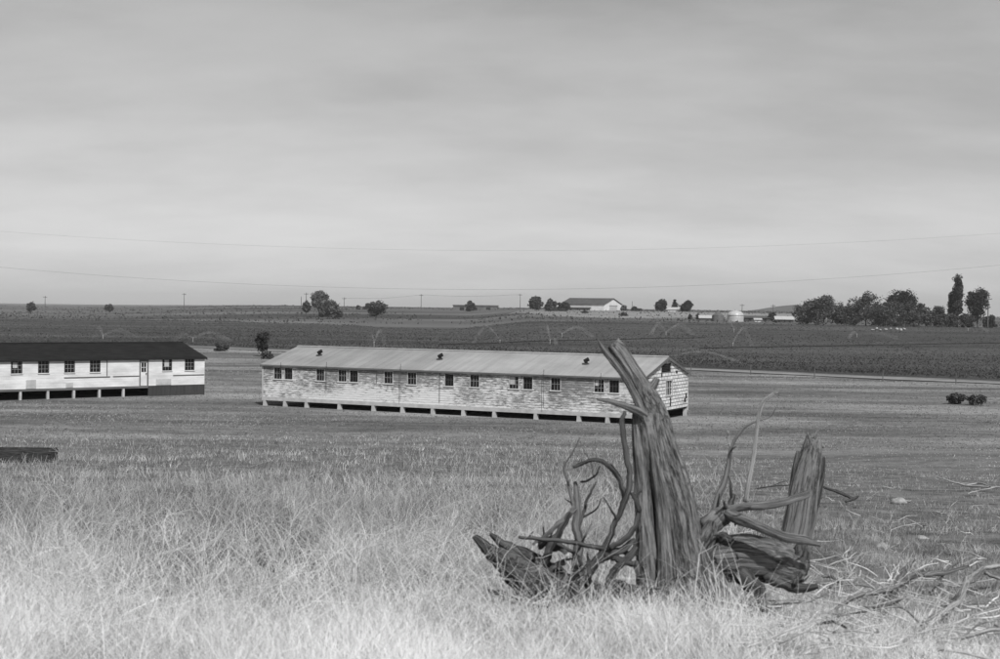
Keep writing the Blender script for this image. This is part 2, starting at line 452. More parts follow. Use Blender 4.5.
# dirt road and crop field
RD = Vector((30, -25)).normalized(); RP = Vector((25, 178))      # a point on the road and its direction
RN = Vector((-RD.y, RD.x)) * (1 if -RD.y * 0 + RD.x > 0 else -1)
if RN.y < 0: RN = -RN
def sheet(name, fn, nu, nv, mat, dz):
    u = np.linspace(0, 1, nu); v = np.linspace(0, 1, nv)
    U, Vv = np.meshgrid(u, v)
    X, Y = fn(U, Vv)
    Z = H(X, Y) + dz * np.clip(np.minimum(np.minimum(Vv, 1 - Vv), np.minimum(U, 1 - U)) * 14 + (.1 if name == 'road' else .0) + (1.0 if name == 'road' else 0), .12, 1)
    P = np.stack([X, Y, Z], -1).reshape(-1, 3)
    i = np.arange(nv - 1)[:, None]; k = np.arange(nu - 1)[None]
    Q = np.stack([i * nu + k, i * nu + k + 1, (i + 1) * nu + k + 1, (i + 1) * nu + k], -1).reshape(-1, 4)
    return tag(np_mesh(name, P, Q, mat, smooth=True), kind='structure')
def road_fn(U, V):
    t = -99 + U * 330; wob = (fbm(t / 40., t * 0, 31, 2) - .4) * 3
    o = -2.2 + V * 4.4 + wob
    return RP.x + RD.x * t + RN.x * o, RP.y + RD.y * t + RN.y * o
sheet('road', road_fn, 240, 6, M['road'], .09)
def near_edge(a):                # forward distance where the ray with tangent a leaves the road verge
    off = 7.5
    qx, qy = RP.x + RN.x * off, RP.y + RN.y * off
    # a*Y = qx + RD.x*s ; Y = qy + RD.y*s
    s = (a * qy - qx) / (RD.x - a * RD.y)
    lf = sstep(-.235, -.30, a)
    return (qy + RD.y * s) * (1 - lf) + 150 * lf
def far_edge(a):
    return np.interp(a, [-.5, -.36, -.16, -.05, .02, .1, .2, .5], [640, 640, 560, 470, 520, 560, 535, 520]) + (fbm(a * 25, a * 0, 77, 3) - .44) * 40
def field_fn(U, V):
    a = -.5 + U * 1.0
    y0 = near_edge(a); y1 = far_edge(a)
    Y = y0 * (y1 / y0) ** V
    return a * Y, Y
sheet('crop_field', field_fn, 160, 90, M['field'], .22)
def plateau_fn(U, V):
    a = .01 + U * .26 + (V - .5) * .01
    Y = 618 + 60 * (fbm(U * 14, U * 0, 15, 4) - .3) * (1 - V) + 90 * np.exp(-((U - .0) / .1) ** 2) * (1 - V) + V * (150 + 40 * fbm(U * 8, U * 0, 5, 2))
    return a * Y, Y
sheet('stubble_field', plateau_fn, 70, 24, M['plateau'], .25)
# far hill on the right
def hill():
    u = np.linspace(0, 1, 60); v = np.linspace(0, 1, 16)
    U, V = np.meshgrid(u, v)
    a = .165 + U * .11
    Y = 2300 + V * 900
    X = a * Y
    Z = CAMZ - 12 + (np.sin(np.pi * V) ** .7) * (10 + 16 * sstep(0, .5, U) * sstep(1, .8, U) + 5 * fbm(U * 5, V * 3, 4, 3))
    P = np.stack([X, Y, Z], -1).reshape(-1, 3); nu = 60
    i = np.arange(15)[:, None]; k = np.arange(59)[None]
    Q = np.stack([i * nu + k, i * nu + k + 1, (i + 1) * nu + k + 1, (i + 1) * nu + k], -1).reshape(-1, 4)
    tag(np_mesh('hills', P, Q, M['hill'], smooth=True), kind='structure')
hill()

# ------------------------------------------------------------------ grass
def blades(base, h, width, lean, tint, yaw, curl=1.0, seg=3):
    n = len(base)
    az = rng.uniform(0, 2 * np.pi, n)
    D = np.stack([np.cos(az), np.sin(az), np.zeros(n)], -1)
    W = np.stack([np.cos(yaw), np.sin(yaw), np.zeros(n)], -1)
    t = np.linspace(0, 1, seg + 1)
    V = np.zeros((n, seg + 1, 2, 3))
    for i, tt in enumerate(t):
        off = lean * h * (tt * (1 - curl * .6) + curl * .6 * tt * tt)
        up = h * tt * np.sqrt(np.clip(1 - (lean * tt * .75) ** 2, .08, 1))
        c = base + D * off[:, None]; c[:, 2] += up
        ww = width * (1 - .8 * tt) * .5
        V[:, i, 0] = c - W * ww[:, None]; V[:, i, 1] = c + W * ww[:, None]
    V = V.reshape(n, -1, 3)
    q = np.array([[2 * i, 2 * i + 1, 2 * i + 3, 2 * i + 2] for i in range(seg)])
    Q = (np.arange(n)[:, None, None] * (2 * (seg + 1)) + q[None]).reshape(-1, 4)
    return V.reshape(-1, 3), Q, np.repeat(tint, 2 * (seg + 1))
def scatter(n, py0, py1, px0=-60, px1=1060):
    """ground points, as many per distance as keeps the sward evenly dense to the eye"""
    Yt = np.geomspace(4.6, 300, 900)
    ztab = np.array([prof(NEAR, np.array([q]))[0] for q in Yt])
    pyt = 309 - ztab * F / Yt
    py = rng.uniform(py0, py1, n)
    Y = np.interp(-py, -pyt, Yt)
    a = (rng.uniform(px0, px1, n) - 500) / F
    X = a * Y
    return X, Y, a, py
def footprint_clear(X, Y):
    ok = np.ones(len(X), bool)
    for (o, d, l, wd) in FOOT:
        rx, ry = X - o[0], Y - o[1]
        t = rx * d[0] + ry * d[1]; s = -rx * d[1] + ry * d[0]
        ok &= ~((t > -.4) & (t < l + .4) & (s > -.4) & (s < wd + .4))
    return ok
# barracks placements (front left ground corner, direction, length, width)
TA = 25.5
A_dir = (math.cos(R_(TA)), -math.sin(R_(TA))); A_o = (-18.0, 104.0); A_W = 9.8
def along(o, d, px, py):
    r = ray(px, py); k = r[0] / r[1]
    return (k * o[1] - o[0]) / (d[0] - k * d[1])
A_len = along(A_o, A_dir, 643, 400)
TB = 40.0
B_W = 8.6; B_dir = (math.cos(R_(TB)), math.sin(R_(TB)))
B_end = (-24.98, 115.9); B_len = 34.0
B_o = (B_end[0] - B_dir[0] * B_len, B_end[1] - B_dir[1] * B_len)
FOOT = [(A_o, A_dir, A_len, A_W), (B_o, B_dir, B_len, B_W)]

def sward():
    Vs, Qs, Ts = [], [], []; off = 0
    def add(v, q, t):
        nonlocal off
        Vs.append(v); Qs.append(q + off); Ts.append(t); off += len(v)
    # main body of the dry grass
    for n, py0, py1, kind in ((120000, 438, 560, 0), (100000, 540, 720, 0), (52000, 560, 730, 1), (9000, 440, 560, 2)):
        X, Y, a, py = scatter(n, py0, py1)
        leftness = 1 - sstep(.02, .2, a + (fbm(X / 3, Y / 3, 21, 2) - .44) * .15)
        pn = fbm(X / 1.7, Y / 1.7, 11, 3); pw = fbm(X / 6., Y / 7., 14, 3)
        rel = Y / F
        if kind == 0:
            h = (.05 + .22 * pn) * (.42 + .88 * leftness) * rng.uniform(.5, 1.35, n)
            wd = np.maximum(.0028, rel * rng.uniform(.3, .65, n))
            base_t = np.interp(Y, [5, 7, 9, 13, 20, 35, 75], [.97, .68, .40, .31, .32, .34, .31]) * (.96 + .12 * leftness) + .30 * (pw - .44)  # near blades painted paler, standing in for a light leak along the bottom
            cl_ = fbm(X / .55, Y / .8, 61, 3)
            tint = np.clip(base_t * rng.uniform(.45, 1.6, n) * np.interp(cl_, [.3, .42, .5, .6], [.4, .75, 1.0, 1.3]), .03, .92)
            h *= np.interp(cl_, [.3, .6], [.65, 1.35])
            h *= .5 + .5 * sstep(430, 475, py)
            dk = (pn < .36) & (rng.uniform(0, 1, n) < .7)
            tint[dk] *= .35
            lean = rng.uniform(.1, 1.25, n)
        elif kind == 1:      # bleached cheatgrass on the crest of the knoll
            keep = rng.uniform(0, 1, n) < sstep(560, 640, py)
            h = (.06 + .17 * pn) * rng.uniform(.6, 1.4, n) * (.42 + .68 * leftness) * keep + .001
            wd = np.maximum(.003, rel * rng.uniform(.5, 1.0, n))
            cl_ = fbm(X / .5, Y / .6, 63, 3)
            tint = rng.uniform(.5, .95, n) * np.interp(cl_, [.32, .44, .5], [.45, .8, 1]); h = h * np.interp(cl_, [.3, .6], [.6, 1.35]); lean = rng.uniform(.2, 1.3, n)
        else:                # tall thin stalks standing above the rest
            h = rng.uniform(.2, .5, n) * (.3 + .7 * leftness) * (.6 + .4 * sstep(440, 480, py))
            wd = np.maximum(.0025, rel * rng.uniform(.3, .55, n))
            tint = rng.uniform(.22, .45, n); lean = rng.uniform(.05, .6, n)
        pt = np.stack([X, Y, H(X, Y) - .01], -1)
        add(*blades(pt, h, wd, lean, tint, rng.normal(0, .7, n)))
    # long arching stems
    n = 9000
    X, Y, a, py = scatter(n, 460, 720, -60, 760)
    pt = np.stack([X, Y, H(X, Y)], -1)
    add(*blades(pt, rng.uniform(.2, .55, n), np.maximum(.002, Y / F * rng.uniform(.35, .75, n)), rng.uniform(.5, 1.7, n), rng.uniform(.6, 1.0, n) * np.interp(Y, [5, 8, 20, 60], [.92, .75, .5, .35]), rng.normal(0, .6, n), seg=7))
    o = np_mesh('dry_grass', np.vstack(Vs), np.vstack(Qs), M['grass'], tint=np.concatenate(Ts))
    tag(o, 'pale dry grass covering the slope in front of the barracks', 'grass', kind='stuff')
sward()
def short_grass():
    n = 70000
    X, Y, a, py = scatter(n, 350, 446)
    ok = footprint_clear(X, Y) & ((X - RP.x) * RN.x + (Y - RP.y) * RN.y < -3); X, Y = X[ok], Y[ok]; n = len(X)
    p = fbm(X / 9., Y / 4., 41, 4)
    h = (.02 + .09 * p) * rng.uniform(.5, 1.4, n)
    tint = np.clip((.14 + .36 * (p - .3)) * rng.uniform(.7, 1.3, n), .06, .28)
    pt = np.stack([X, Y, H(X, Y) - .01], -1)
    v, q, t = blades(pt, h, Y / F * rng.uniform(.8, 1.8, n), rng.uniform(.2, 1., n), tint, rng.normal(0, .5, n), seg=2)
    o = np_mesh('short_grass', v, q, M['grass'], tint=t)
    tag(o, 'short mown grass on the flat ground around the two barracks', 'grass', kind='stuff')
short_grass()
def crop():
    n = 60000
    a = rng.uniform(-.48, .48, n); y0 = near_edge(a) + 1; y1 = far_edge(a)
    iv = rng.uniform(1 / y1, 1 / y0); Y = 1 / iv; X = a * Y
    p = fbm(X / 14., Y / 30., 51, 4); r2 = fbm(X / 70., Y / 25., 57, 3)
    h = rng.uniform(.1, .35, n) * (.4 + p); wd = Y / F * rng.uniform(1.0, 2.4, n)
    tint = np.clip((.045 + .10 * (r2 - .25)) * rng.uniform(.7, 1.4, n), .02, .15)
    pt = np.stack([X, Y, H(X, Y) + .15], -1)
    v, q, t = blades(pt, h, wd, rng.uniform(.2, 1., n), tint, rng.normal(0, .6, n), seg=2)
    o = np_mesh('crop_plants', v, q, M['leaf'], tint=t)
    tag(o, 'dark low crop growing over the irrigated field behind the barracks', 'crop', kind='stuff')
crop()
def scrub():
    n = 9000
    a = rng.uniform(-.45, .45, n); Y = 1 / rng.uniform(1 / 2200., 1 / 560., n); X = a * Y
    keep = (Y > far_edge(a) + 8) & (fbm(X / 60., Y / 120., 91, 4) > .43)
    X, Y = X[keep], Y[keep]; n = len(X)
    pt = np.stack([X, Y, H(X, Y) - .1], -1)
    v, q, t = blades(pt, rng.uniform(.3, 1.1, n), Y / F * rng.uniform(.8, 3.0, n), rng.uniform(.1, .8, n), rng.uniform(.03, .1, n), rng.normal(0, .6, n), seg=2)
    tag(np_mesh('far_scrub', v, q, M['leaf'], tint=t), 'dark low scrub dotted over the land beyond the field', 'scrub', kind='stuff')
scrub()

# ------------------------------------------------------------------ barracks
def wall_cells(mb, x0, x1, z0, z1, yo, th, holes, course=.165, lap=.022):
    """wall in the plane y = yo, its face towards -y, lap siding cut round the holes"""
    xs = sorted({x0, x1} | {h[0] for h in holes} | {h[1] for h in holes})
    zs = sorted({z0, z1} | {h[2] for h in holes} | {h[3] for h in holes})
    for i in range(len(xs) - 1):
        run = None
        for k in range(len(zs) - 1):
            cx, cz = (xs[i] + xs[i + 1]) / 2, (zs[k] + zs[k + 1]) / 2
            if any(h[0] < cx < h[1] and h[2] < cz < h[3] for h in holes): continue
            mb.box(xs[i], xs[i + 1], yo, yo + th, zs[k], zs[k + 1])
            z = z0
            while z < z1:
                a, b_ = max(z, zs[k]), min(z + course, zs[k + 1])
                if b_ - a > .01:
                    f0 = (a - z) / course; f1 = (b_ - z) / course
                    mb.prism([(yo - .001, a), (yo - .001, b_), (yo - .003 - lap * (1 - f1), b_), (yo - .003 - lap * (1 - f0), a)], xs[i], xs[i + 1])
                z += course
def window(parent, x, z0, wd, ht, yo, frame_m, cols, rows, blind=None, sash_m=None, sill=True):
    mb = MB(); t = .055; pr = .035
    mb.box(x - wd / 2 - t, x - wd / 2, yo - pr, yo + .08, z0, z0 + ht)
    mb.box(x + wd / 2, x + wd / 2 + t, yo - pr, yo + .08, z0, z0 + ht)
    mb.box(x - wd / 2 - t, x + wd / 2 + t, yo - pr - .004, yo + .08, z0 + ht, z0 + ht + t)
    f = mb.build('window', frame_m, parent)
    if sill:
        MB().box(x - wd / 2 - t - .03, x + wd / 2 + t + .03, yo - .08, yo + .08, z0 - .07, z0).build('sill', M['trim'], f)
    MB().box(x - wd / 2, x + wd / 2, yo + .06, yo + .07, z0, z0 + ht).build('pane', M['glass'], f)
    mb = MB(); bw_ = .024
    for k in range(1, cols):
        cx = x - wd / 2 + wd * k / cols; mb.box(cx - bw_ / 2, cx + bw_ / 2, yo + .035, yo + .057, z0, z0 + ht)
    for k in range(1, rows):
        cz = z0 + ht * k / rows; mb.box(x - wd / 2, x + wd / 2, yo + .031, yo + .054, cz - bw_ / 2, cz + bw_ / 2)
    mb.build('sash', sash_m or M['greysash'], f)
    if blind:
        bx0, bx1, bz0, bz1 = blind
        MB().box(x + bx0 * wd / 2, x + bx1 * wd / 2, yo + .02, yo + .03, z0 + bz0 * ht, z0 + bz1 * ht).build('board', M['dullwhite'], f)
    return f
def gable_roof(parent, l, W, ze, zr, ox, oy, mat, th=.07, ribs=0, fascia=None):
    s = (zr - ze) / (W / 2)
    def zz(y): return zr - abs(y - W / 2) * s
    mb = MB()
    mb.prism([(-oy, zz(-oy)), (W / 2, zr), (W / 2, zr + th), (-oy, zz(-oy) + th)], -ox, l + ox)
    mb.prism([(W + oy, zz(W + oy) + th), (W / 2, zr + th), (W / 2, zr), (W + oy, zz(W + oy))], -ox, l + ox)
    if ribs:
        x = -ox + .02
        while x < l + ox - .05:
            mb.prism([(-oy, zz(-oy) + th), (W / 2, zr + th), (W / 2, zr + th + .014), (-oy, zz(-oy) + th + .014)], x, x + .06)
            x += ribs
    r = mb.build('roof', mat, parent)
    MB().prism([(W / 2 - .16, zr + th - .16 * s + .037), (W / 2, zr + th + .04), (W / 2 + .16, zr + th - .16 * s + .037), (W / 2, zr + th + .075)], -ox - .01, l + ox + .01).build('ridge_cap', mat, r)
    fb = MB().box(-ox, l + ox, -oy - .03, -oy - .002, zz(-oy) - .06, zz(-oy) + th - .02)
    fb.build('fascia', fascia or M['dullwhite'], r)
    for x in (-ox - .03, l + ox + .002):
        rb = MB(); rb.prism([(-oy, zz(-oy) - .12), (W / 2, zr - .12), (W + oy, zz(W + oy) - .12), (W + oy, zz(W + oy) + th - .01), (W / 2, zr + th - .01), (-oy, zz(-oy) + th - .01)], x, x + .028)
        rb.build('barge_board', fascia or M['darktrim'], r)
    return r

def barracks_a():
    l, W = A_len, A_W
    root = empty('wooden_barracks', (A_o[0], A_o[1], .20), -R_(TA), 'long barracks with peeling white siding and pale metal roof in the middle of the field', 'barracks', 'old wooden barracks')
    z0, ze, zr = .50, 2.92, 4.16
    wpx = [278, 288.6, 320.4, 342.5, 354, 388.5, 412.1, 449.4, 474.8, 514, 528, 555.8, 599.3, 614.4]
    wt = [along(A_o, A_dir, p, 380) for p in wpx]
    ww, wh, wz = .68, .84, 1.89
    holes = [(t - ww / 2, t + ww / 2, wz, wz + wh) for t in wt]
    mb = MB(); wall_cells(mb, 0, l, z0, ze - .02, 0, .12, holes)
    mb.build('front_wall', M['peel'], root)
    MB().box(0, l, W - .12, W, z0, ze - .02).build('back_wall', M['peel'], root)
    # gable ends: attic opening and window cut into the right-hand one
    def gwall(x0, x1, holes_, name, mat):
        m2 = MB()
        ys = sorted({.125, W - .125} | {h[0] for h in holes_} | {h[1] for h in holes_} | {W / 2})
        sl = (zr - ze) / (W / 2)
        for i in range(len(ys) - 1):
            ya, yb = ys[i], ys[i + 1]; ta = zr - abs(ya - W / 2) * sl - .02; tb = zr - abs(yb - W / 2) * sl - .02
            cuts = sorted([h for h in holes_ if h[0] <= (ya + yb) / 2 <= h[1]], key=lambda h: h[2])
            zc = z0
            for h in cuts:
                m2.box(x0, x1, ya, yb, zc, h[2]); zc = h[3]
            m2.prism([(ya, zc), (yb, zc), (yb, tb), (ya, ta)], x0, x1)
        return m2.build(name, mat, root)
    gy = lambda px: (px - 643.0) / 48.0 * W
    def gyy(px):
        t = A_len; o = (A_o[0] + A_dir[0] * t, A_o[1] + A_dir[1] * t)
        return along(o, (-A_dir[1], A_dir[0]), px, 385)
    att = (gyy(661.3), gyy(671), 3.15, 3.78); gw = (gyy(666), gyy(671.8), 1.55, 2.55)
    gwall(l - .12, l, [att, gw], 'gable_wall', M['shingle'])
    gwall(0, .12, [], 'gable_wall', M['shingle'])
    v = MB().box(l - .11, l - .08, att[0], att[1], att[2], att[3]); vo = v.build('attic_vent', M['dark'], root)
    mb = MB()
    for k in range(6):
        zc = att[2] + (k + .5) * (att[3] - att[2]) / 6; mb.prism([(att[0], zc - .03), (att[1], zc - .03), (att[1], zc), (att[0], zc)], l - .075, l - .02)
    mb.build('louvre', M['skirt'], vo)
    g = MB(); t = .14
    g.box(l, l + .04, gw[0] - t, gw[0], gw[2], gw[3]).box(l, l + .04, gw[1], gw[1] + t, gw[2], gw[3]).box(l, l + .045, gw[0] - t, gw[1] + t, gw[3], gw[3] + .1).box(l, l + .06, gw[0] - t, gw[1] + t, gw[2] - .1, gw[2])
    gf = g.build('window', M['dullwhite'], root)
    MB().box(l - .07, l - .06, gw[0], gw[1], gw[2], gw[3]).build('pane', M['glass'], gf)
    sb = MB(); mz = (gw[2] + gw[3]) / 2
    sb.box(l - .05, l - .02, gw[0], gw[1], mz - .02, mz + .02)
    for k in (1, 2): yk = gw[0] + (gw[1] - gw[0]) * k / 3; sb.box(l - .054, l - .024, yk - .03, yk + .03, gw[2], gw[3])
    sb.build('sash', M['dullwhite'], gf)
    # bare patches where the shingles are gone
    for (pa, pb, za, zb) in ((670.2, 671.4, .75, 1.35), (684.4, 686.0, .85, 1.15), (685.6, 687, 1.1, 1.5), (661, 662.2, 2.85, 3.15), (675.6, 677.3, 3.0, 3.2)):
        MB().box(l - .005, l + .006, gyy(pa), gyy(pb), za, zb).build('bare_patch', M['dark'], root)
    # corner boards, sill beam
    for x in (-.03, l - .1): MB().box(x, x + .13, -.04, -.027, z0, ze - .03).build('corner_board', M['dullwhite'], root)
    MB().box(-.02, l + .02, -.035, .1, z0 - .27, z0 - .003).box(-.02, l + .02, W - .1, W + .02, z0 - .27, z0 - .003).build('sill_beam', M['dullwhite'], root)
    MB().box(.1, l - .1, .12, W - .12, z0 - .12, z0 - .02).build('floor_deck', M['skirt'], root)
    for i, p in enumerate(wt):
        window(root, p, wz, ww, wh, 0, M['dullwhite'], 3, 2 if i not in (9, 12) else 3, blind=(-.9, -.1, .5, .95) if i == 12 else ((-.95, .2, .35, .97) if i == 9 else None), sash_m=M['darktrim'] if i % 3 == 1 else M['greysash'])
    r = gable_roof(root, l, W, ze, zr, .12, .16, M['roofmetal'], ribs=.66, fascia=M['greywall'])
    # stove pipes lying askew on the roof
    sl = (zr - ze) / (W / 2)
    for px in (319.5, 440, 586):
        y = W * .27; z = ze + y * sl + .05
        t = along((A_o[0] - A_dir[1] * y, A_o[1] + A_dir[0] * y), A_dir, px, 360)
        st = MB().tube([(t, y, z - .05), (t + .02, y - .02, z + .22)], [.11, .11], seg=12)
        so_ = st.build('stove_pipe', M['dark'], r)
        MB().tube([(t - .12, y - .05, z + .2), (t + .2, y, z + .36)], [.12, .14], seg=12).build('pipe_cowl', M['dark'], so_)
        MB().tube([(t, y, z - .01), (t, y, z + .05)], [.3, .22], seg=12).build('flashing', M['skirt'], so_)
    # conduits down the front wall, some standing above the eave
    for px, zt in ((282.5, 3.15), (328, 3.3), (402, 3.35), (440, 2.8), (377, 2.8), (545, 3.3), (602, 3.2)):
        t = along(A_o, A_dir, px, 385)
        zb = z0 + .7 if px in (328,) else (1.9 if px in (377,) else (2.5 if px in (282.5, 602) else z0 + .2))
        MB().tube([(t, -.06 if zt < 2.9 else -.24, zb), (t, -.06 if zt < 2.9 else -.24, zt)], [.016, .016], seg=6, sub=1).build('conduit', M['darktrim'], root)
    # piers
    ppx = [264.5, 284.5, 306, 339, 373, 402, 432.4, 463, 494, 535.5, 578.6, 607.3, 640]
    for i, p in enumerate(ppx):
        t = min(max(along(A_o, A_dir, p, 410), .12), l - .12)
        x, y = A_o[0] + A_dir[0] * t, A_o[1] + A_dir[1] * t
        pz = MB().prismy([(t - .17, -.6), (t + .19, -.6), (t + .11, z0 - .274), (t - .11, z0 - .274)], -.03, .27)
        pz.build('pier', M['dullwhite'], root)
    for k in range(6):
        y = .5 + k * (W - 1) / 5
        for x in ((l - .27, l - .02) if k in (0, 3, 5) else ()):
            pass
    for y in (W * .5, W - .25):
        MB().box(l - .27, l - .03, y - .12, y + .12, -.6, z0 - .18).build('pier', M['dullwhite'], root)
    for k in range(5):
        t = (k + .5) * l / 5
        MB().box(t - .15, t + .15, W / 2 - .15, W / 2 + .15, -.6, z0 - .125).build('pier', M['skirt'], root)
    MB().box(.2, l - .2, W - .26, W - .2, -.6, z0 - .18).build('skirting', M['dark'], root)
barracks_a()

def barracks_b():
    l, W = B_len, B_W
    root = empty('wooden_barracks', (B_o[0], B_o[1], .38), R_(TB), 'white barracks with dark roof and a door, cut off by the left edge', 'barracks', 'old wooden barracks')
    z0, ze, zr = .50, 2.74, 3.86
    al = lambda px, py=372: along(B_o, B_dir, px, py)
    wins = [(16.5, 12.5), (43.5, 12), (69.5, 11.5), (95, 11.5), (167, 10.5), (189.5, 10.5)]
    wz, wh = 1.72, .94
    items = [(al(px), (al(px + w_ / 2) - al(px - w_ / 2)) * .80) for px, w_ in wins]
    step = items[1][0] - items[0][0]
    extra = [(items[0][0] - step * k, items[0][1]) for k in (1, 2)]
    items = extra + items
    dx0, dx1 = al(139.3), al(148.4)
    holes = [(t - w_ / 2, t + w_ / 2, wz, wz + wh) for t, w_ in items] + [(dx0, dx1, z0, 2.62)]
    mb = MB(); wall_cells(mb, 0, l, z0, ze - .02, 0, .12, holes, course=.2, lap=.010); mb.build('front_wall', M['whitewall'], root)
    MB().box(0, l, W - .12, W, z0, ze - .02).build('back_wall', M['whitewall'], root)
    for x in (0, l - .12):
        mb = MB(); mb.prism([(.125, z0), (W - .125, z0), (W - .125, ze), (W / 2, zr - .03), (.125, ze)], x, x + .12); mb.build('gable_wall', M['whitewall'], root)
    for i, (t, w_) in enumerate(items):
        window(root, t, wz, w_, wh, 0, M['darktrim'], 3, 3, blind=(-.75, .15, .45, .9) if i == 2 else ((-.6, .5, .35, .95) if i == 6 else None))
    d = MB().box(dx0 + .1, dx1 - .1, .03, .08, z0 + .02, 2.52).build('door', M['whitewall'], root)
    MB().box(dx0, dx0 + .1, -.04, .1, z0, 2.62).box(dx1 - .1, dx1, -.04, .1, z0, 2.62).box(dx0, dx1, -.044, .1, 2.52, 2.62).build('door_frame', M['greywall'], d)
    c, hw = (dx0 + dx1) / 2, (dx1 - dx0) * .25
    MB().box(c - hw, c + hw, .015, .026, 1.65, 2.4).build('door_pane', M['glass'], d)
    MB().box(c - .02, c + .02, .004, .014, 1.65, 2.4).box(c - hw, c + hw, .002, .012, 2.0, 2.04).build('muntin', M['trim'], d)
    MB().tube([(dx1 - .2, .02, 1.5), (dx1 - .2, -.05, 1.5)], [.04, .05], seg=8, sub=1).build('handle', M['dark'], d)
    gable_roof(root, l, W, ze, zr, .15, .16, M['darkroof'], fascia=M['dark'])
    for a_, b_, z, h_ in ((al(64), al(110), 1.28, .07), (al(113), al(139), 1.3, .06), (al(173), al(204), 1.28, .07)):
        MB().box(a_, b_, -.055, -.02, z, z + h_).build('batten', M['greywall'], root)
    for a_, b_, za, zb in ((al(26), al(36), z0 + .03, 1.2), (al(156), al(171), z0 + .03, 1.02), (al(66), al(73), z0 + .03, .9)):
        MB().box(a_, b_, -.05, -.02, za, zb).build('patch_board', M['dullwhite'], root)
    MB().box(al(106.5), al(106.5) + .06, -.06, -.02, 1.4, ze - .1).build('conduit', M['greywall'], root)
    MB().box(-.02, al(148), -.05, .1, z0 - .18, z0 - .003).build('sill_beam', M['greywall'], root)
    MB().box(al(148) + .01, l, -.04, .02, -.7, z0 - .003).build('skirting', M['skirt'], root)
    MB().box(l - .04, l + .01, .03, W, -.7, z0 - .003).build('skirting', M['skirt'], root)
    MB().box(.1, l - .1, .12, W - .12, z0 - .1, z0 - .02).build('floor_deck', M['skirt'], root)
    for px in (-60, -34, -8, 20.5, 48, 74, 99.5, 123.5):
        t = al(px, 397); MB().box(t - .09, t + .09, -.02, .2, -.9, z0 - .184).build('pier', M['dullwhite'], root)
    MB().box(.2, l - .2, W - .3, W - .2, -.7, z0 - .1).build('back_skirting', M['dark'], root)
barracks_b()

# ------------------------------------------------------------------ dead wood in front
def P(px, py, d): return at(px, py, d)
def pr(r, d): return r * d / F
def stick(mb, pts, d, rad, **kw):
    """photo-plane sketch of a branch at distance d (each point may carry its own depth offset)"""
    pp = [P(q[0], q[1], d + (q[2] if len(q) > 2 else 0)) for q in pts]
    rr = [pr(r, d) for r in rad]
    return mb.tube(pp, rr, **kw)
D0 = 7.35
base = P(684, 616, D0)
stump = empty('tree_stump', (base.x, base.y, hz(base.x, base.y)), 0, 'tall splintered grey tree stump leaning left in front of the barracks', 'stump')
def twigs(mb, pts, d, rad, n, seed, size=1.0):
    rs = np.random.default_rng(seed)
    for k in range(n):
        i = rs.integers(0, len(pts) - 1); t = rs.uniform()
        a, b_ = pts[i], pts[i + 1]
        x = a[0] + (b_[0] - a[0]) * t; y = a[1] + (b_[1] - a[1]) * t
        z0 = (a[2] if len(a) > 2 else 0); z1 = (b_[2] if len(b_) > 2 else 0); dz = z0 + (z1 - z0) * t
        L_ = rs.uniform(6, 24) * size; an = rs.uniform(0, 6.28)
        ex, ey = math.cos(an) * L_, math.sin(an) * L_ - L_ * .35
        w_ = rs.normal(0, .25, 2) * L_
        r = min(rad[i] * .5, 2.6) * rs.uniform(.5, 1)
        q = [(x, y, dz), (x + ex * .5 + w_[0] * .5, y + ey * .5 + w_[1] * .5, dz + rs.normal(0, .04)), (x + ex, y + ey, dz + rs.normal(0, .07))]
        stick(mb, q, d, [r, r * .75, r * .3], seg=8, sub=4, lump=.4, ridge=.1, gnarl=.3, seed=seed + k)
def child(mb, name, mat, parent, smooth=True):
    o = mb.build(name, mat, parent, smooth)
    me = o.data
    if parent and parent.parent is None:
        off = parent.matrix_basis.translation if parent.type == 'EMPTY' else Vector((0, 0, 0))
        for v_ in me.vertices: v_.co -= off
    return o
mb = MB()
stick(mb, [(686, 650), (684, 618), (680, 580), (677, 550), (671, 505), (661, 465), (655, 440), (652, 422), (649, 405), (640.5, 387), (631, 370), (620, 354, .02), (614, 346, .03)], D0, [38, 35, 33, 30, 26, 21, 19, 17, 13, 9.5, 8, 8.5, 7], seg=120, sub=10, ridge=.07, lump=.22, nr=15, seed=4, flare=.2, jag=.045)
stick(mb, [(648, 432, -.06), (643, 415, -.07), (637, 400, -.06), (630, 386, -.05), (621.5, 372, -.04), (613, 361, -.02), (605, 351), (598, 340)], D0, [3, 3.6, 3.8, 3.4, 3.2, 3.4, 3, .8], seg=24, sub=7, ridge=.14, lump=.18, nr=7, seed=9)
stick(mb, [(650, 590, -.1), (648, 560, -.1), (645, 520, -.1), (642, 480, -.07), (639, 450, -.05), (636, 425, -.03), (634, 408)], D0, [12, 11, 9, 7, 6, 4, 1.5], seg=30, sub=7, ridge=.18, lump=.2, nr=7, seed=12)
stick(mb, [(668, 600, -.2), (666, 560, -.16), (662, 510, -.13), (656, 470, -.1), (650, 440, -.08)], D0, [9, 8, 6, 5, 1], seg=26, sub=7, ridge=.2, lump=.2, nr=7, seed=13)
child(mb, 'trunk', M['stump'], stump)
mb = MB(); stick(mb, [(597, 399, -.14), (612, 402, -.12), (628, 407, -.1), (642, 414, -.07), (655, 428, 0)], D0, [1.2, 2.4, 3.4, 4.6, 4], seg=20, sub=6, ridge=.12, lump=.15, seed=21)
child(mb, 'broken_limb', M['stump'], stump)
mb = MB(); stick(mb, [(645, 395, .0), (653, 386, .0), (657.5, 378, .0)], D0, [5, 4.4, 2.6], seg=16, sub=5, lump=.2, ridge=.08, seed=22)
child(mb, 'limb_stub', M['stump'], stump)
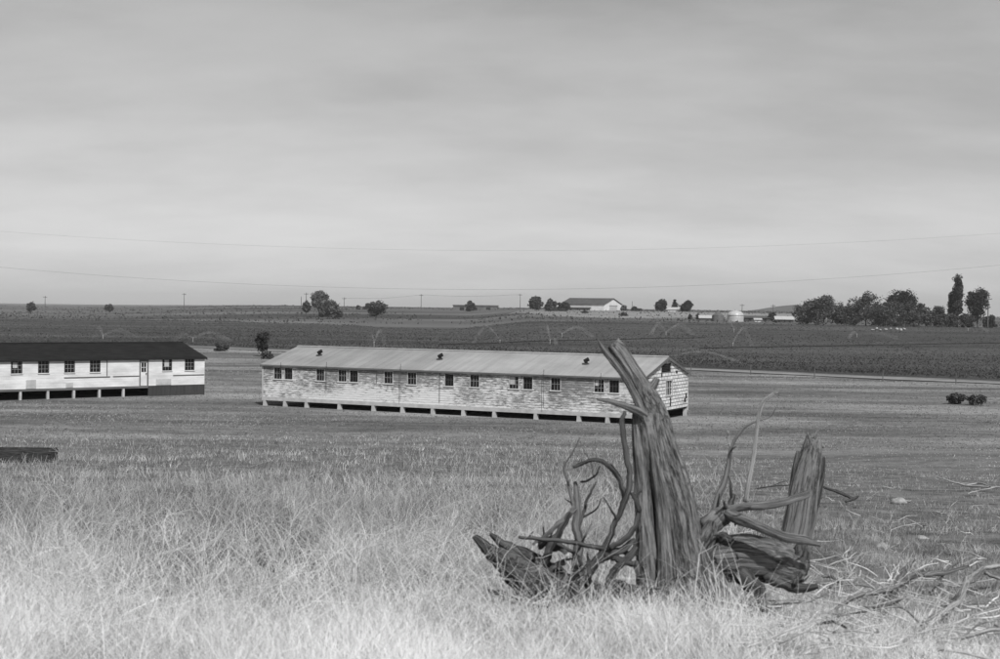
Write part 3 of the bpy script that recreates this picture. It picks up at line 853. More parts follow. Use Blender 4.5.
for i, (pts, rr) in enumerate([([(700, 580), (722, 600), (748, 622), (775, 640)], [22, 16, 10, 5]), ([(660, 590), (640, 605), (615, 625), (590, 640)], [20, 15, 9, 5]), ([(684, 600, -.2), (688, 625, -.35), (694, 650, -.5)], [24, 18, 10]), ([(698, 555, .0), (706, 540, -.02), (712, 522, .0)], [14, 9, 5])]):
    mb = MB(); stick(mb, pts, D0, rr, seg=20, sub=6, ridge=.14, lump=.2, seed=30 + i, gnarl=.06)
    child(mb, 'root', M['stump'], stump)

# left: uprooted root mass
bl = P(560, 618, 7.1)
rootm = empty('uprooted_root', (bl.x, bl.y, hz(bl.x, bl.y)), 0, 'dark uprooted root mass with curling bare branches, left of the tall stump', 'root')
D1 = 7.1
def rpart(name, pts, rr, mat='darkwood', d=D1, **kw):
    mb = MB(); a = dict(seg=16, sub=6, ridge=.14, lump=.35, seed=len(bpy.data.objects), gnarl=.22); a.update(kw)
    stick(mb, pts, d, [r * (.62 if name == 'branch' else .9) for r in rr], **a)
    if name == 'branch': twigs(mb, pts, d, rr, 1, len(bpy.data.objects), 1.0)
    return child(mb, name, M[mat], rootm)
rpart('log', [(474, 536), (487, 548), (500, 559, -.02), (522, 575, -.03), (548, 592), (575, 612), (600, 640)], [2.5, 6, 9, 15, 20, 24, 20], seg=44, ridge=.34, lump=.4, nr=13, gnarl=.07, sub=9)
rpart('log', [(490, 534, .2), (505, 545, .2), (528, 560, .18), (552, 577, .15), (575, 592, .1)], [1.5, 5, 10, 14, 13], 'darkwood', seg=40, ridge=.36, lump=.4, nr=11, gnarl=.1, sub=9)
rpart('log', [(500, 548, .1), (520, 562, .08), (545, 580, .05), (570, 598, .05)], [1, 5, 8, 6], 'midwood', seg=30, ridge=.36, lump=.4, nr=9, gnarl=.1, sub=9)
rpart('log', [(516, 600, -.1), (534, 588, -.1), (556, 584, -.1), (582, 592, -.05), (604, 606)], [3, 8, 11, 12, 9], 'darkwood', seg=30, ridge=.36, lump=.5, nr=9, gnarl=.12, sub=8)
rpart('branch', [(538, 548, .1), (545, 541, .08), (556, 546, .05), (566, 553)], [3, 8, 8, 5], 'darkwood', lump=.5)
rpart('branch', [(570, 512), (562, 527), (553, 543), (546, 557), (540, 572)], [4, 5, 6, 7, 7])
rpart('branch', [(519, 537, -.05), (540, 539, -.1), (562, 541, -.1), (585, 545, -.05), (605, 549), (630, 553, .1), (646, 554, .15)], [2.2, 3, 3.4, 3.6, 4, 4, 3.5])
rpart('branch', [(575, 482, .1), (577, 500, .1), (578, 525, .1), (577, 550, .1), (576, 578, .1)], [2.5, 6, 7, 8, 8], 'midwood', seg=18)
rpart('branch', [(580, 437, .1), (573, 452, .1), (564, 467, .1), (567, 480, .1), (572, 498, .1), (576, 515, .1)], [.8, 1.3, 1.6, 2, 2.6, 3], 'midwood', sub=4)
rpart('branch', [(573, 467), (584, 463), (597, 460, -.05), (609, 466, -.05), (618, 476), (623, 490), (625, 503, .05)], [2.5, 3.2, 3.4, 3.6, 3.8, 4, 4])
rpart('branch', [(625, 411, .1), (622, 425, .1), (625, 445, .1), (628, 468, .05), (629, 488), (622, 508), (613, 528), (606, 545), (595, 565), (580, 582)], [2.5, 4.5, 4.5, 4.2, 5, 4.5, 4.5, 5, 6, 7])
rpart('branch', [(632, 493, .1), (637, 505, .1), (639, 515, .1), (634, 528, .05), (624, 540), (610, 548, -.05)], [3, 4, 4.2, 4.2, 4.5, 4])
rpart('branch', [(596, 482, .25), (592, 490, .2), (587, 500, .2), (583, 515, .15), (577, 530, .1)], [1, 1.8, 2.4, 3, 3])
rpart('branch', [(600, 466, .02), (596, 475, .02), (587, 481, .05), (581, 482, .08)], [1.2, 1.6, 1.6, 1.6], sub=4)
rpart('branch', [(554, 543), (568, 549), (577, 556), (583, 566)], [2.6, 3, 3.2, 3.2])
rpart('branch', [(533, 545), (547, 534), (560, 523), (575, 508, .05)], [2, 3, 4, 5], 'midwood')
rpart('branch', [(600, 560), (612, 556), (628, 562), (645, 566, .1)], [5, 6, 5, 4])
rpart('branch', [(578, 582), (590, 566), (604, 556), (618, 552), (634, 540, .1)], [7, 7, 7, 6, 4])
rpart('branch', [(606, 590), (614, 572), (624, 560), (636, 548, .1)], [7, 6, 6, 5])
rpart('branch', [(488, 590), (502, 594, -.05), (516, 600), (532, 608), (552, 622)], [2, 5, 9, 11, 12])
rpart('branch', [(500, 575), (512, 585), (522, 597), (530, 615)], [2.5, 5, 8, 10])
rpart('branch', [(585, 600), (600, 592), (622, 588), (648, 590, .1)], [9, 8, 8, 7])

for k in range(7):
    rs = np.random.default_rng(900 + k)
    x0, y0 = rs.uniform(565, 640), rs.uniform(560, 600)
    an = rs.uniform(2.2, 5.2) if k % 2 else rs.uniform(-.6, 3.6); L_ = rs.uniform(25, 60)
    pts = [(x0, y0, rs.uniform(-.2, .15))]
    for q in range(3):
        an += rs.normal(0, .45); x0 += math.cos(an) * L_ / 3; y0 += -abs(math.sin(an)) * L_ / 3 if k % 3 else math.sin(an) * L_ / 4
        pts.append((x0, y0, pts[-1][2] + rs.normal(0, .05)))
    rpart('branch', pts, [5, 4, 3, 1], 'darkwood' if k % 3 else 'midwood')

# right: fallen log with its own branches
br_ = P(760, 590, 7.5)
logr = empty('fallen_log', (br_.x, br_.y, hz(br_.x, br_.y)), 0, 'thick fallen log with bare forked branches, right of the tall stump', 'log')
D2 = 7.5
def lpart(name, pts, rr, mat='midwood', d=D2, **kw):
    mb = MB(); a = dict(seg=18, sub=7, ridge=.14, lump=.28, seed=len(bpy.data.objects), gnarl=.14); a.update(kw)
    stick(mb, pts, d, [r * (.82 if name == 'branch' else .92) for r in rr], **a)
    if name != 'log': twigs(mb, pts, d, rr, 2, len(bpy.data.objects), .9)
    return child(mb, name, M[mat], logr)
lpart('log', [(700, 566, .15), (718, 560, .1), (742, 557, .05), (768, 560), (790, 566, -.03), (803, 571, -.04)], [24, 25, 25, 23, 20, 16], 'midwood', seg=60, ridge=.10, lump=.2, nr=11, gnarl=.02, sub=8)
lpart('root_end', [(785, 585, -.05), (795, 570, -.06), (801, 556, -.04), (803, 545, .02)], [9, 12, 10, 4], 'darkwood', seg=22, ridge=.2)
lpart('root_end', [(705, 530), (714, 521, -.02), (726, 513, -.02), (733, 508)], [9, 11, 10, 6], 'midwood', seg=22, ridge=.14)
lpart('branch', [(728, 510, -.05), (745, 507, -.1), (765, 505, -.13), (786, 501, -.15), (808, 494, -.1)], [5, 5, 4.8, 4.6, 4.5], gnarl=.04)
lpart('branch', [(728, 514, -.05), (743, 520, -.14), (762, 528, -.2), (784, 537, -.25), (804, 540, -.25), (821, 545, -.25)], [7, 6.5, 5.5, 5.5, 5, 2.5], gnarl=.04)
lpart('branch', [(709, 523, .1), (716, 503, .1), (725, 481, .1), (729, 462, .1), (732, 446, .1), (742, 430, .1), (750, 424, .1), (762, 420, .1)], [4.5, 4, 3.4, 2.5, 2, 1.8, 1.5, 1], 'midwood', sub=4)
lpart('branch', [(731, 447, .1), (729, 440, .12), (728.5, 431, .13)], [1.6, 1.4, .8], 'palewood', sub=3)
lpart('branch', [(745, 502, .1), (749, 480, .1), (754, 454, .1), (757, 428, .1), (762, 404, .1), (770, 396, .1), (779, 390, .1)], [2.6, 2.6, 2.4, 2.3, 2.2, 2.2, 1.4], 'palewood', sub=4)
lpart('branch', [(726, 512), (731, 503, -.02), (734, 494)], [6, 4, 1.5], 'darkwood')
lpart('branch', [(712, 545, -.1), (722, 538, -.15), (731, 540, -.2)], [5, 6, 3], 'darkwood')
lpart('root', [(765, 575, -.05), (780, 582, -.1), (800, 588, -.12), (818, 586, -.15)], [8, 7, 5, 2.5], 'darkwood')
lpart('root', [(742, 575, -.1), (757, 590, -.15), (763, 610, -.2)], [10, 8, 4], 'darkwood')
lpart('root', [(720, 580, -.1), (712, 596, -.15), (700, 612, -.2)], [10, 8, 4], 'darkwood')

# right: broken post-like stump
pb = P(800, 556, 9.3)
post = empty('broken_stump', (pb.x, pb.y, hz(pb.x, pb.y)), 0, 'upright broken stump with jagged split top, behind the fallen log at right', 'stump')
mb = MB()
d3 = 9.3
stick(mb, [(787, 585), (793, 550), (799, 520), (804, 490), (809, 465), (812, 448), (813, 435)], d3, [14, 15, 15, 14, 12, 9.5, 5.5], jag=.1, seg=60, sub=8, ridge=.18, lump=.16, nr=9, seed=51, flat=.7)
child(mb, 'trunk', M['midwood'], post)
mb = MB(); stick(mb, [(790, 545, .03), (795, 500, .03), (798, 470, .03), (799, 451, .03)], d3, [9, 7, 5.5, 2.5], seg=18, sub=6, ridge=.15, lump=.15, seed=52); child(mb, 'splinter', M['stump'], post)
mb = MB(); stick(mb, [(803, 540, .02), (813, 505, .04), (820, 475, .04), (823, 457, .03)], d3, [7, 6, 5, 2], seg=18, sub=6, ridge=.15, lump=.15, seed=53); child(mb, 'splinter', M['darkwood'], post)

# loose branches on the ground
def ground_branch(label, segs, mat, cat='branch', group='dead branches lying in the grass'):
    """segs: lists of (px, py, lift) laid on the ground plus radii"""
    first = segs[0][0]; mid_ = first[len(first) // 2]
    g0 = gpt(mid_[0], mid_[1])
    root = empty('dead_branch', g0, 0, label, cat, group)
    for i, (pts, rr) in enumerate(segs):
        mb = MB(); pp = []; sc = g0.y / F
        for (a, b_, lift) in pts:
            q = gpt(a, b_ + lift * F / g0.y * .0); pp.append((q.x, q.y, q.z + lift + .03))
        mb.tube(pp, [r * sc * .55 for r in rr], seg=12, sub=7, ridge=.14, lump=.35, seed=70 + i + len(label), gnarl=.28)
        child(mb, 'stem' if i == 0 else 'side_branch', M[mat], root)
    return root
ground_branch('dark crooked branch across bleached grass at lower right', [([(835, 624, .05), (862, 618, .1), (890, 612, .1), (915, 602, .14), (940, 599, .13), (968, 592, .14)], [2, 3.5, 5, 5.5, 4.5, 2]), ([(893, 612, .08), (905, 596, .15), (914, 588, .17)], [5, 5, 2.5]), ([(940, 599, .1), (952, 588, .12), (966, 581, .14)], [2, 2.4, 1.2]), ([(860, 622, .05), (885, 623, .06), (905, 616, .08)], [1.5, 2.5, 1.5])], 'midwood')
ground_branch('pale S-shaped branch running off the lower right corner', [([(918, 642, .06), (938, 634, .08), (955, 628, .1), (964, 613, .12), (968, 605, .13), (980, 597, .14), (999, 591, .14), (1030, 585, .1)], [1.5, 4, 4.5, 5, 5, 4.5, 4.5, 3.5]), ([(985, 596, .12), (1000, 600, .1), (1020, 598, .1)], [3.2, 3, 2])], 'palewood')
ground_branch('thin pale arching twig just right of the fallen log', [([(824, 602, .05), (845, 603, .08), (868, 606, .09), (884, 612, .07), (897, 618, .03)], [1.2, 1.8, 1.8, 1.6, 1])], 'palewood')
ground_branch('thin pale twig below the dark crooked branch', [([(838, 628, .03), (870, 628, .06), (900, 628, .08), (918, 636, .04), (924, 643, .02)], [1.2, 1.8, 2, 1.8, 1.2])], 'palewood')
ground_branch('short dark stick below the fallen log near the bottom edge', [([(818, 635, .02), (832, 637, .04), (846, 641, .03)], [2, 3, 2])], 'darkwood')
ground_branch('short grey stick right of the log end in the grass', [([(822, 589, .05), (832, 590, .06), (842, 595, .04)], [2.5, 3.2, 2])], 'midwood')
ground_branch('dark stick propped out of the grass right of the broken stump', [([(823, 505, .33), (838, 505, .22), (853, 505, .08)], [2.2, 2.8, 3]), ([(846, 506, .05), (853, 505, .08), (858, 504, .12)], [2, 3.2, 2])], 'darkwood')
ground_branch('pale forked branch in the grass at the right edge', [([(937, 489, .26), (950, 490, .18), (965, 491, .1), (982, 492, .1), (1010, 493, .1)], [1.0, 1.5, 2, 1.9, 1.6]), ([(968, 497, .04), (980, 495, .07), (996, 493, .1)], [1, 1.5, 1.2]), ([(966, 491, .1), (978, 490, .14), (992, 493, .1)], [1.5, 1.6, 1])], 'palewood')
ground_branch('thin pale twig beside the pale rock in mid slope', [([(866, 503, .03), (872, 501, .07), (879, 498, .12)], [.6, .8, .5])], 'palewood')
ground_branch('thin dark twig lying behind the stump branches', [([(756, 492, .05), (772, 491, .08), (790, 489, .06)], [1, 1.4, 1]), ([(772, 491, .08), (780, 490, .15), (787, 489, .16)], [.8, .8, .5])], 'darkwood')
ground_branch('thin bleached twig in the grass left of the root mass', [([(497, 513, .03), (507, 516, .06), (520, 519, .06), (536, 521, .05)], [1, 1.4, 1.3, .9]), ([(536, 517, .03), (546, 519, .06), (556, 525, .03)], [.8, 1.3, .9])], 'palewood')
ground_branch('bleached plank-like stick in the bottom right corner', [([(962, 652, .03), (985, 648, .05), (1012, 645, .05)], [3.5, 4, 4])], 'palewood')

# broken twigs and bark strewn over the ground round the dead wood
def litter():
    mb = MB(); rs = np.random.default_rng(77)
    for k in range(260):
        if k < 190: px, py = rs.uniform(740, 1040), rs.uniform(565, 665)
        elif k < 225: px, py = rs.uniform(470, 760), rs.uniform(590, 660)
        else: px, py = rs.uniform(700, 1020), rs.uniform(480, 565)
        g = gpt(px, py); l = rs.uniform(.06, .45) ** 1.1 ; an = rs.normal(0, .6) + (math.pi if rs.uniform() < .5 else 0)
        pts = []
        for q in range(4):
            x = g.x + math.cos(an) * l * q / 3; y = g.y + math.sin(an) * l * q / 3
            pts.append((x, y, hz(x, y) + .05 + .03 * rs.uniform() + .05 * q / 3 * (k % 3))); an += rs.normal(0, .12)
        r = rs.uniform(.002, .0065)
        mb.tube(pts, [r, r, r * .8, r * .4], seg=6, sub=2, lump=.3, gnarl=.1, seed=k)
    tag(mb.build('twig_litter', M['litter'], None, True), 'broken twigs and bark strewn in the grass around the dead wood', 'twigs', kind='stuff')
M['litter'] = gray('mixed_twigs', .16, .7, 3., (1, 1, 1), .9, .35, .65)
litter()
# stones
def stone(label, px, py, wpx, hpx, seed):
    g = gpt(px, py); s = g.y / F; rs = np.random.default_rng(seed)
    n1, n2 = 14, 9; V = []; Q = []
    for i in range(n2 + 1):
        p = math.pi * i / n2
        for k in range(n1):
            t = 2 * math.pi * k / n1
            r = 1 + 1.1 * (float(fbm(math.cos(t) * math.sin(p) * 1.6 + seed * 3.1, math.sin(t) * math.sin(p) * 1.6 + math.cos(p) * 2, seed, 3)) - .44)
            V.append((wpx * s / 2 * r * math.sin(p) * math.cos(t), wpx * s / 2 * .8 * r * math.sin(p) * math.sin(t), hpx * s / 2 * r * math.cos(p) + hpx * s * .1))
    for i in range(n2):
        for k in range(n1): Q.append((i * n1 + k, i * n1 + (k + 1) % n1, (i + 1) * n1 + (k + 1) % n1, (i + 1) * n1 + k))
    o = np_mesh('stone', np.array(V), np.array(Q)[:, ::-1], M['rock'])
    o.location = g; tag(o, label, 'stone', 'stones in the dry grass'); return o
stone('largest pale stone in the grass, level with the dark propped stick', 898, 504, 17, 11, 3)
stone('flat pale stone half buried in the grass below the largest one', 881, 548, 14, 8, 5)
stone('small faint stone in the grass right of the flat pale stone', 922, 539, 12, 5, 8)

# dark board bin at the left edge
def bin_():
    g = gpt(28, 463)
    root = empty('board_bin', g, R_(4), 'low dark box of old boards in tall grass at the left edge', 'bin')
    for k, z in enumerate((.0, .16, .32)):
        e = (.03, -.04, .05)[k]
        for ya, yb in ((-.03 - .02 * k, .03 - .02 * k), (1.07, 1.13)):
            MB().prismy([(-1.45 + e, z), (.78 + e, z + .01 + e * .3), (.8 - e, z + .145 - e * .3), (-1.42 - e, z + .14)], ya, yb).build('board', M['oldboard'], root)
    for x in (-1.4, .72):
        MB().box(x, x + .06, .035, 1.065, 0, .47).build('end_board', M['skirt'], root)
    for x in (-1.3, -.4, .62):
        MB().box(x, x + .08, .035, .11, -.1, .5).build('stake', M['skirt'], root)
bin_()
# thin air between the camera and the far land
m, nt, b = newmat('thin_haze'); nt.nodes.remove(b)
pv = N(nt, 'ShaderNodeVolumePrincipled'); pv.inputs['Color'].default_value = (.9, .9, .9, 1); pv.inputs['Density'].default_value = .00011
L(nt, pv.outputs[0], nt.nodes['Material Output'].inputs['Volume']); M['haze'] = m
tag(MB().box(-9300, 9300, -9300, 9300, -30, 75).build('haze', m, None), kind='stuff')

# ------------------------------------------------------------------ dry weeds standing on their own
def weed(label, px, py, hpx, seed, lean=0., mat='bleached', n=9, r=1.0):
    g = gpt(px, py); s = g.y / F; rs = np.random.default_rng(seed)
    mb = MB(); Ht = hpx * s
    def grow(p, d, l, rad, depth):
        pts = [p]; q = p.copy(); dd = d.copy()
        for k in range(3):
            dd = dd + rs.normal(0, .16, 3); dd /= np.linalg.norm(dd); q = q + dd * l / 3; pts.append(q)
        mb.tube(pts, [rad, rad * .85, rad * .7, rad * .5], seg=5, sub=2, seed=seed)
        if depth:
            for k in range(rs.integers(2, 4)):
                i = rs.integers(1, 4); nd = dd + rs.normal(0, .55, 3); nd[2] = abs(nd[2]) * .8 + .15; nd /= np.linalg.norm(nd)
                grow(pts[i], nd, l * rs.uniform(.45, .75), rad * .6, depth - 1)
    for k in range(n):
        d = np.array([rs.normal(lean, .38), rs.normal(0, .38), 1.]); d /= np.linalg.norm(d)
        grow(np.zeros(3) + np.array([rs.normal(0, .03), rs.normal(0, .03), -.02]), d, Ht * rs.uniform(.4, .62), s * r * .8 * rs.uniform(.6, 1.), 2)
    o = mb.build('dry_weed', M[mat], None); o.location = g
    return tag(o, label, 'weed', 'dry bleached weeds standing in the grass')
weed('bleached branching weed in front of the tall stump foot', 722, 655, 115, 3, -.1, r=1.1)
weed('bleached weed in front of the fallen log end', 775, 655, 80, 4, .1)
weed('spiky bleached weed in front of the root mass', 610, 655, 95, 5, 0, r=1.1)
weed('bleached weed at the lower edge left of the root mass', 528, 658, 80, 6, .1)
weed('wide bleached weed below centre of the bottom edge', 420, 640, 110, 7, 0)
weed('tangled bleached weed standing mid slope left of centre', 345, 610, 100, 8, .1)
weed('tallest bleached weed near the left bottom corner', 120, 640, 130, 9, .05)
weed('bleached weed between the left corner and centre bottom', 235, 650, 110, 10, -.1)
weed('low bleached weed far left at the bottom edge', 45, 625, 90, 11, .1)
weed('bleached weed leaning left below the mown flat', 180, 560, 75, 12, -.15)
weed('thin bleached weed mid slope near the centre', 440, 545, 55, 13, .1)
weed('thin pale pair of stalks rising beside the dark board bin', 55, 478, 48, 14, .12, n=3, r=.9, mat='dullstem')

weed('bleached weed leaning across the front of the dark board bin', 30, 474, 22, 15, .3, n=6, r=.6, mat='dullstem')
def wiry():
    """the mass of wiry branching weeds among the grass"""
    Vs, Qs, Ts = [], [], []; off = 0
    rs = np.random.default_rng(303)
    segs = []
    def grow(p, d, l, w_, depth, t):
        q = p.copy(); dd = d.copy(); pts = [p]
        for k in range(4):
            dd = dd + rs.normal(0, .2, 3); dd /= np.linalg.norm(dd); q = q + dd * l / 4; pts.append(q)
        for k in range(4):
            segs.append((pts[k], pts[k + 1], w_ * (1 - k * .15), w_ * (1 - (k + 1) * .15), t))
        if depth:
            for k in range(rs.integers(2, 5)):
                i = rs.integers(1, 5); nd = dd + rs.normal(0, .7, 3); nd /= np.linalg.norm(nd); nd[2] = nd[2] * .7 + .12
                grow(pts[i], nd, l * rs.uniform(.4, .8), w_ * .72, depth - 1, t)
    X, Y, a, py = scatter(420, 480, 700, -40, 1000)
    for k in range(len(X)):
        right = a[k] > .06
        if right and rs.uniform() < (.75 if py[k] < 600 else .35): continue
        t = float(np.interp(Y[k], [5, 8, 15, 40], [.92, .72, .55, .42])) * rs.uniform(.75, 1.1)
        h = rs.uniform(.25, .62) * (.6 if right else 1)
        for q in range(rs.integers(2, 5)):
            d = np.array([rs.normal(0, .6), rs.normal(0, .6), 1.]); d /= np.linalg.norm(d)
            grow(np.array([X[k] + rs.normal(0, .04), Y[k] + rs.normal(0, .04), hz(X[k], Y[k]) - .02]), d, h * rs.uniform(.5, .9), max(.0032, Y[k] / F * rs.uniform(.6, 1.0)), 2, t)
    P0 = np.array([q[0] for q in segs]); P1 = np.array([q[1] for q in segs]); w0 = np.array([q[2] for q in segs]); w1 = np.array([q[3] for q in segs]); T = np.array([q[4] for q in segs])
    D = P1 - P0; D /= np.linalg.norm(D, axis=1)[:, None] + 1e-9
    A = np.cross(D, np.array([.1, 1, .05])); A /= np.linalg.norm(A, axis=1)[:, None] + 1e-9
    B = np.cross(D, A); n = len(D)
    V = []
    for P_, w_ in ((P0, w0), (P1, w1)):
        for k in range(3):
            th = 2 * math.pi * k / 3
            V.append(P_ + (A * math.cos(th) + B * math.sin(th)) * (w_ * .5)[:, None])
    V = np.stack(V, 1).reshape(-1, 3)
    q = np.array([[0, 1, 4, 3], [1, 2, 5, 4], [2, 0, 3, 5]])
    Q = (np.arange(n)[:, None, None] * 6 + q[None]).reshape(-1, 4)
    tag(np_mesh('wiry_weeds', V, Q, M['grass'], tint=np.repeat(T, 6)), 'tangle of wiry bleached weed stems standing through the dry grass', 'weeds', kind='stuff')
wiry()
def skirt_grass():
    """taller bleached grass that hides the feet of the dead wood"""
    n = 2600
    px = np.concatenate([rng.normal(690, 45, n // 2), rng.normal(590, 45, n // 4), rng.uniform(500, 830, n // 4)]); n = len(px)
    Y = rng.uniform(6.1, 7.0, n); X = (px - 500) / F * Y
    pt = np.stack([X, Y, H(X, Y) - .01], -1)
    v, q, t = blades(pt, rng.uniform(.08, .28, n) * np.exp(-((px - 660) / 150) ** 2) + .06, rng.uniform(.002, .0042, n), rng.uniform(.1, 1.3, n), rng.uniform(.5, .95, n), rng.normal(0, .6, n), seg=5)
    tag(np_mesh('bleached_grass', v, q, M['grass'], tint=t), 'taller bleached grass round the feet of the dead stump and roots', 'grass', kind='stuff')
skirt_grass()
# ------------------------------------------------------------------ trees and shrubs
def foliage(hh, ww, seed, shape='round', n=2600, leaf=.4, tone=.05, z0=.12, depth=None):
    rs = np.random.default_rng(seed); depth = depth or ww
    K = 46 if shape != 'column' else 60
    cen = []; rad = []
    while len(cen) < K:
        u = rs.uniform(-1, 1, 3); zf = (u[2] + 1) / 2
        if shape == 'round': env = math.sqrt(max(0, 1 - (abs(zf - .5) * 2) ** 2.4))
        elif shape == 'column': env = min(1, (1 - zf) * 2.6 + .1) * min(1, .55 + zf * 2)
        elif shape == 'cone': env = 1 - zf * .85
        elif shape == 'vase': env = .42 + .58 * min(1, zf * 1.7) if zf < .9 else .85
        else: env = min(1, 1.12 * max(0, 1 - zf ** 2.4) ** .45)          # dome to the ground
        if u[0] ** 2 + u[1] ** 2 > env ** 2 or (u[0] ** 2 + u[1] ** 2 < (env * .35) ** 2 and rs.uniform() < .7): continue
        fw = .37 if shape != 'column' else .2; cen.append((u[0] * ww * fw, u[1] * depth * fw, hh * (z0 + (1 - z0) * (.06 + .88 * zf)))); rad.append(rs.uniform(.12, .24) * min(ww, hh * .9) if shape != 'column' else rs.uniform(.24, .34) * ww)
    cen = np.array(cen); rad = np.array(rad); tone_k = tone * 1.6 * rs.uniform(.55, 1.5, K)
    k = rs.integers(0, K, n)
    d = rs.normal(0, 1, (n, 3)); d /= np.linalg.norm(d, axis=1)[:, None]
    r = rs.uniform(.35, 1, n) ** .6 * (1 + .35 * (rs.uniform(0, 1, n) < .12))
    c = cen[k] + d * (rad[k] * r)[:, None] * np.array([1, 1, .85])
    c[:, 2] = np.maximum(c[:, 2], .03 * hh)
    a = rs.normal(0, 1, (n, 3)); a += d * .0; a /= np.linalg.norm(a, axis=1)[:, None]
    b_ = np.cross(a, rs.normal(0, 1, (n, 3))); b_ /= np.linalg.norm(b_, axis=1)[:, None]
    s = leaf * rs.uniform(.6, 1.4, n) * .5
    V = np.stack([c - a * s[:, None] - b_ * s[:, None] * .5, c + a * s[:, None] * .2 - b_ * s[:, None] * .7, c + a * s[:, None] + b_ * s[:, None] * .4, c - a * s[:, None] * .3 + b_ * s[:, None] * .7], 1).reshape(-1, 3)
    Q = np.arange(4 * n).reshape(-1, 4)
    tint = np.repeat(tone_k[k] * rs.uniform(.65, 1.4, n), 4)
    return V, Q, tint, cen
def tree(label, px, Y, hpx, wpx, seed, shape='round', tone=.05, n=2600, leafpx=1.25, name='tree', cat='tree', group=None, z0=.14, dz=0., trunk=True):
    g = place(px, Y, dz); s = Y / F; hh, ww = hpx * s, wpx * s
    root = empty(name, g, 0, label, cat, group)
    V, Q, t, cen = foliage(hh, ww, seed, shape, int(n * 1.7), leafpx * 1.3 * s, tone, z0)
    if name == 'shrub': cn = 'foliage'
    else: cn = 'crown'
    np_mesh(cn, V, Q, M['leaf'], root, tint=t)
    rs = np.random.default_rng(seed + 5); mb = MB()
    tr_ = max(.022 * hh, .02)
    mb.tube([(0, 0, -.2), (rs.normal(0, .01) * hh, 0, hh * .25), (rs.normal(0, .03) * hh, 0, hh * .62)], [tr_, tr_ * .75, tr_ * .3], seg=8, sub=3, lump=.15, seed=seed)
    for c in cen[:7]:
        mb.tube([(0, 0, hh * rs.uniform(.12, .35)), tuple(np.array(c) * np.array([.5, .5, .75])), tuple(c)], [tr_ * .45, tr_ * .3, tr_ * .12], seg=5, sub=2)
    mb.build('trunk' if name != 'shrub' else 'stem', M['bark'], root)
    return root
GT = 'trees along the skyline'
tree('small round tree on the skyline near the left edge', 31, 900, 10, 10, 101, tone=.04, n=900, group=GT)
tree('small round tree on the skyline, second from the left edge', 109, 900, 8.5, 9, 102, tone=.04, n=900, group=GT)
tree('taller pale billowing tree behind the bushy one left of centre', 319, 690, 27, 21, 103, 'round', .085, 2600, group=GT, z0=.35)
tree('bushy mid-height tree in front of the pale billowing tree', 330, 640, 19, 27, 104, 'dome', .06, 2600, group=GT, z0=.1)
tree('wide low tree with narrow foot, right of the billowing pair', 376, 620, 18, 24, 105, 'vase', .05, 2600, group=GT, z0=.2)
tree('low scrubby tree left of the pale billowing tree', 306, 700, 15, 9, 106, 'round', .05, 700, group=GT, z0=.3)
tree('dark round tree in front of the long low building', 470, 860, 9.5, 11, 107, 'round', .03, 1200, group=GT, z0=.05)
tree('rounded tree left of the pair beside the white warehouse', 536, 740, 15, 16, 108, 'round', .04, 1600, group=GT, z0=.08)
tree('lower tree right of the pair beside the white warehouse', 551, 730, 12, 14, 109, 'dome', .04, 1400, group=GT, z0=.05)
tree('low spreading bush at the left foot of the white warehouse', 563, 735, 10, 17, 110, 'dome', .035, 1400, 'x' and 1.25, name='shrub', cat='shrub', group='distant shrubs', z0=.02)
tree('grey bush at the right gable of the white warehouse', 624, 770, 6, 8, 111, 'dome', .07, 500, name='shrub', cat='shrub', group='distant shrubs', z0=.02)
tree('small dark dome bush right of the white warehouse', 634, 775, 5, 9, 112, 'dome', .03, 500, name='shrub', cat='shrub', group='distant shrubs', z0=.02)
tree('dark blocky tree left of the small distant house', 661.5, 790, 12, 13.5, 113, 'round', .022, 1500, group=GT, z0=.02)
tree('pointed dark tree behind the small distant house', 675, 810, 13, 8, 114, 'cone', .026, 900, group=GT, z0=.05)
tree('dark blocky tree right of the small distant house', 686, 790, 12, 15, 115, 'round', .02, 1500, group=GT, z0=.02)
tree('small tree among the far sheds left of the tree belt', 772, 600, 9, 8, 116, 'round', .03, 700, group=GT, z0=.15)
for i, (px, hp, wp, tn) in enumerate(((640, 3, 5, .05), (585, 3, 9, .04), (623, 4, 12, .045), (358, 4, 5, .04), (365, 3.5, 4, .04), (690, 5, 4, .03), (698, 6, 4, .03))):
    lab = ['tiny bush right of the small dark dome bush', 'low scrub clump below the warehouse wall', 'low scrub clump on the bank below the warehouse gable', 'small skyline bush left of the wide low tree', 'tiny skyline bush beside the wide low tree', 'thin upright bush left of the far sheds', 'second thin upright bush left of the far sheds'][i]
    tree(lab, px, [780, 690, 650, 900, 900, 610, 615][i], hp, wp, 120 + i, 'dome', tn, 260, name='shrub', cat='shrub', group='distant shrubs', z0=.02)
GB = 'tree belt beyond the field'
tree('leftmost willow-like tree of the belt, lowest crown', 806, 545, 24.6, 29.7, 131, 'dome', .05, 2200, group=GB, z0=.02)
tree('broad rounded tree second in the belt', 824, 530, 31.4, 40.5, 132, 'dome', .055, 3200, group=GB, z0=.02)
tree('low tree filling the dip in the belt', 846, 522, 23.5, 29.7, 133, 'dome', .045, 2200, group=GB, z0=.02)
tree('tall rounded tree at the middle of the belt', 866, 522, 33.6, 40.5, 134, 'dome', .05, 3200, group=GB, z0=.02)
tree('lower bush tree below the dark tree in the belt', 890, 512, 25.8, 37.8, 135, 'dome', .042, 2600, group=GB, z0=.02)
tree('darkest and tallest tree standing up behind the belt', 901, 560, 36, 34, 136, 'round', .02, 2600, group=GB, z0=.3)
tree('rounded pale tree right of the dark tree in the belt', 914, 514, 25.8, 35.1, 137, 'dome', .05, 2600, group=GB, z0=.02)
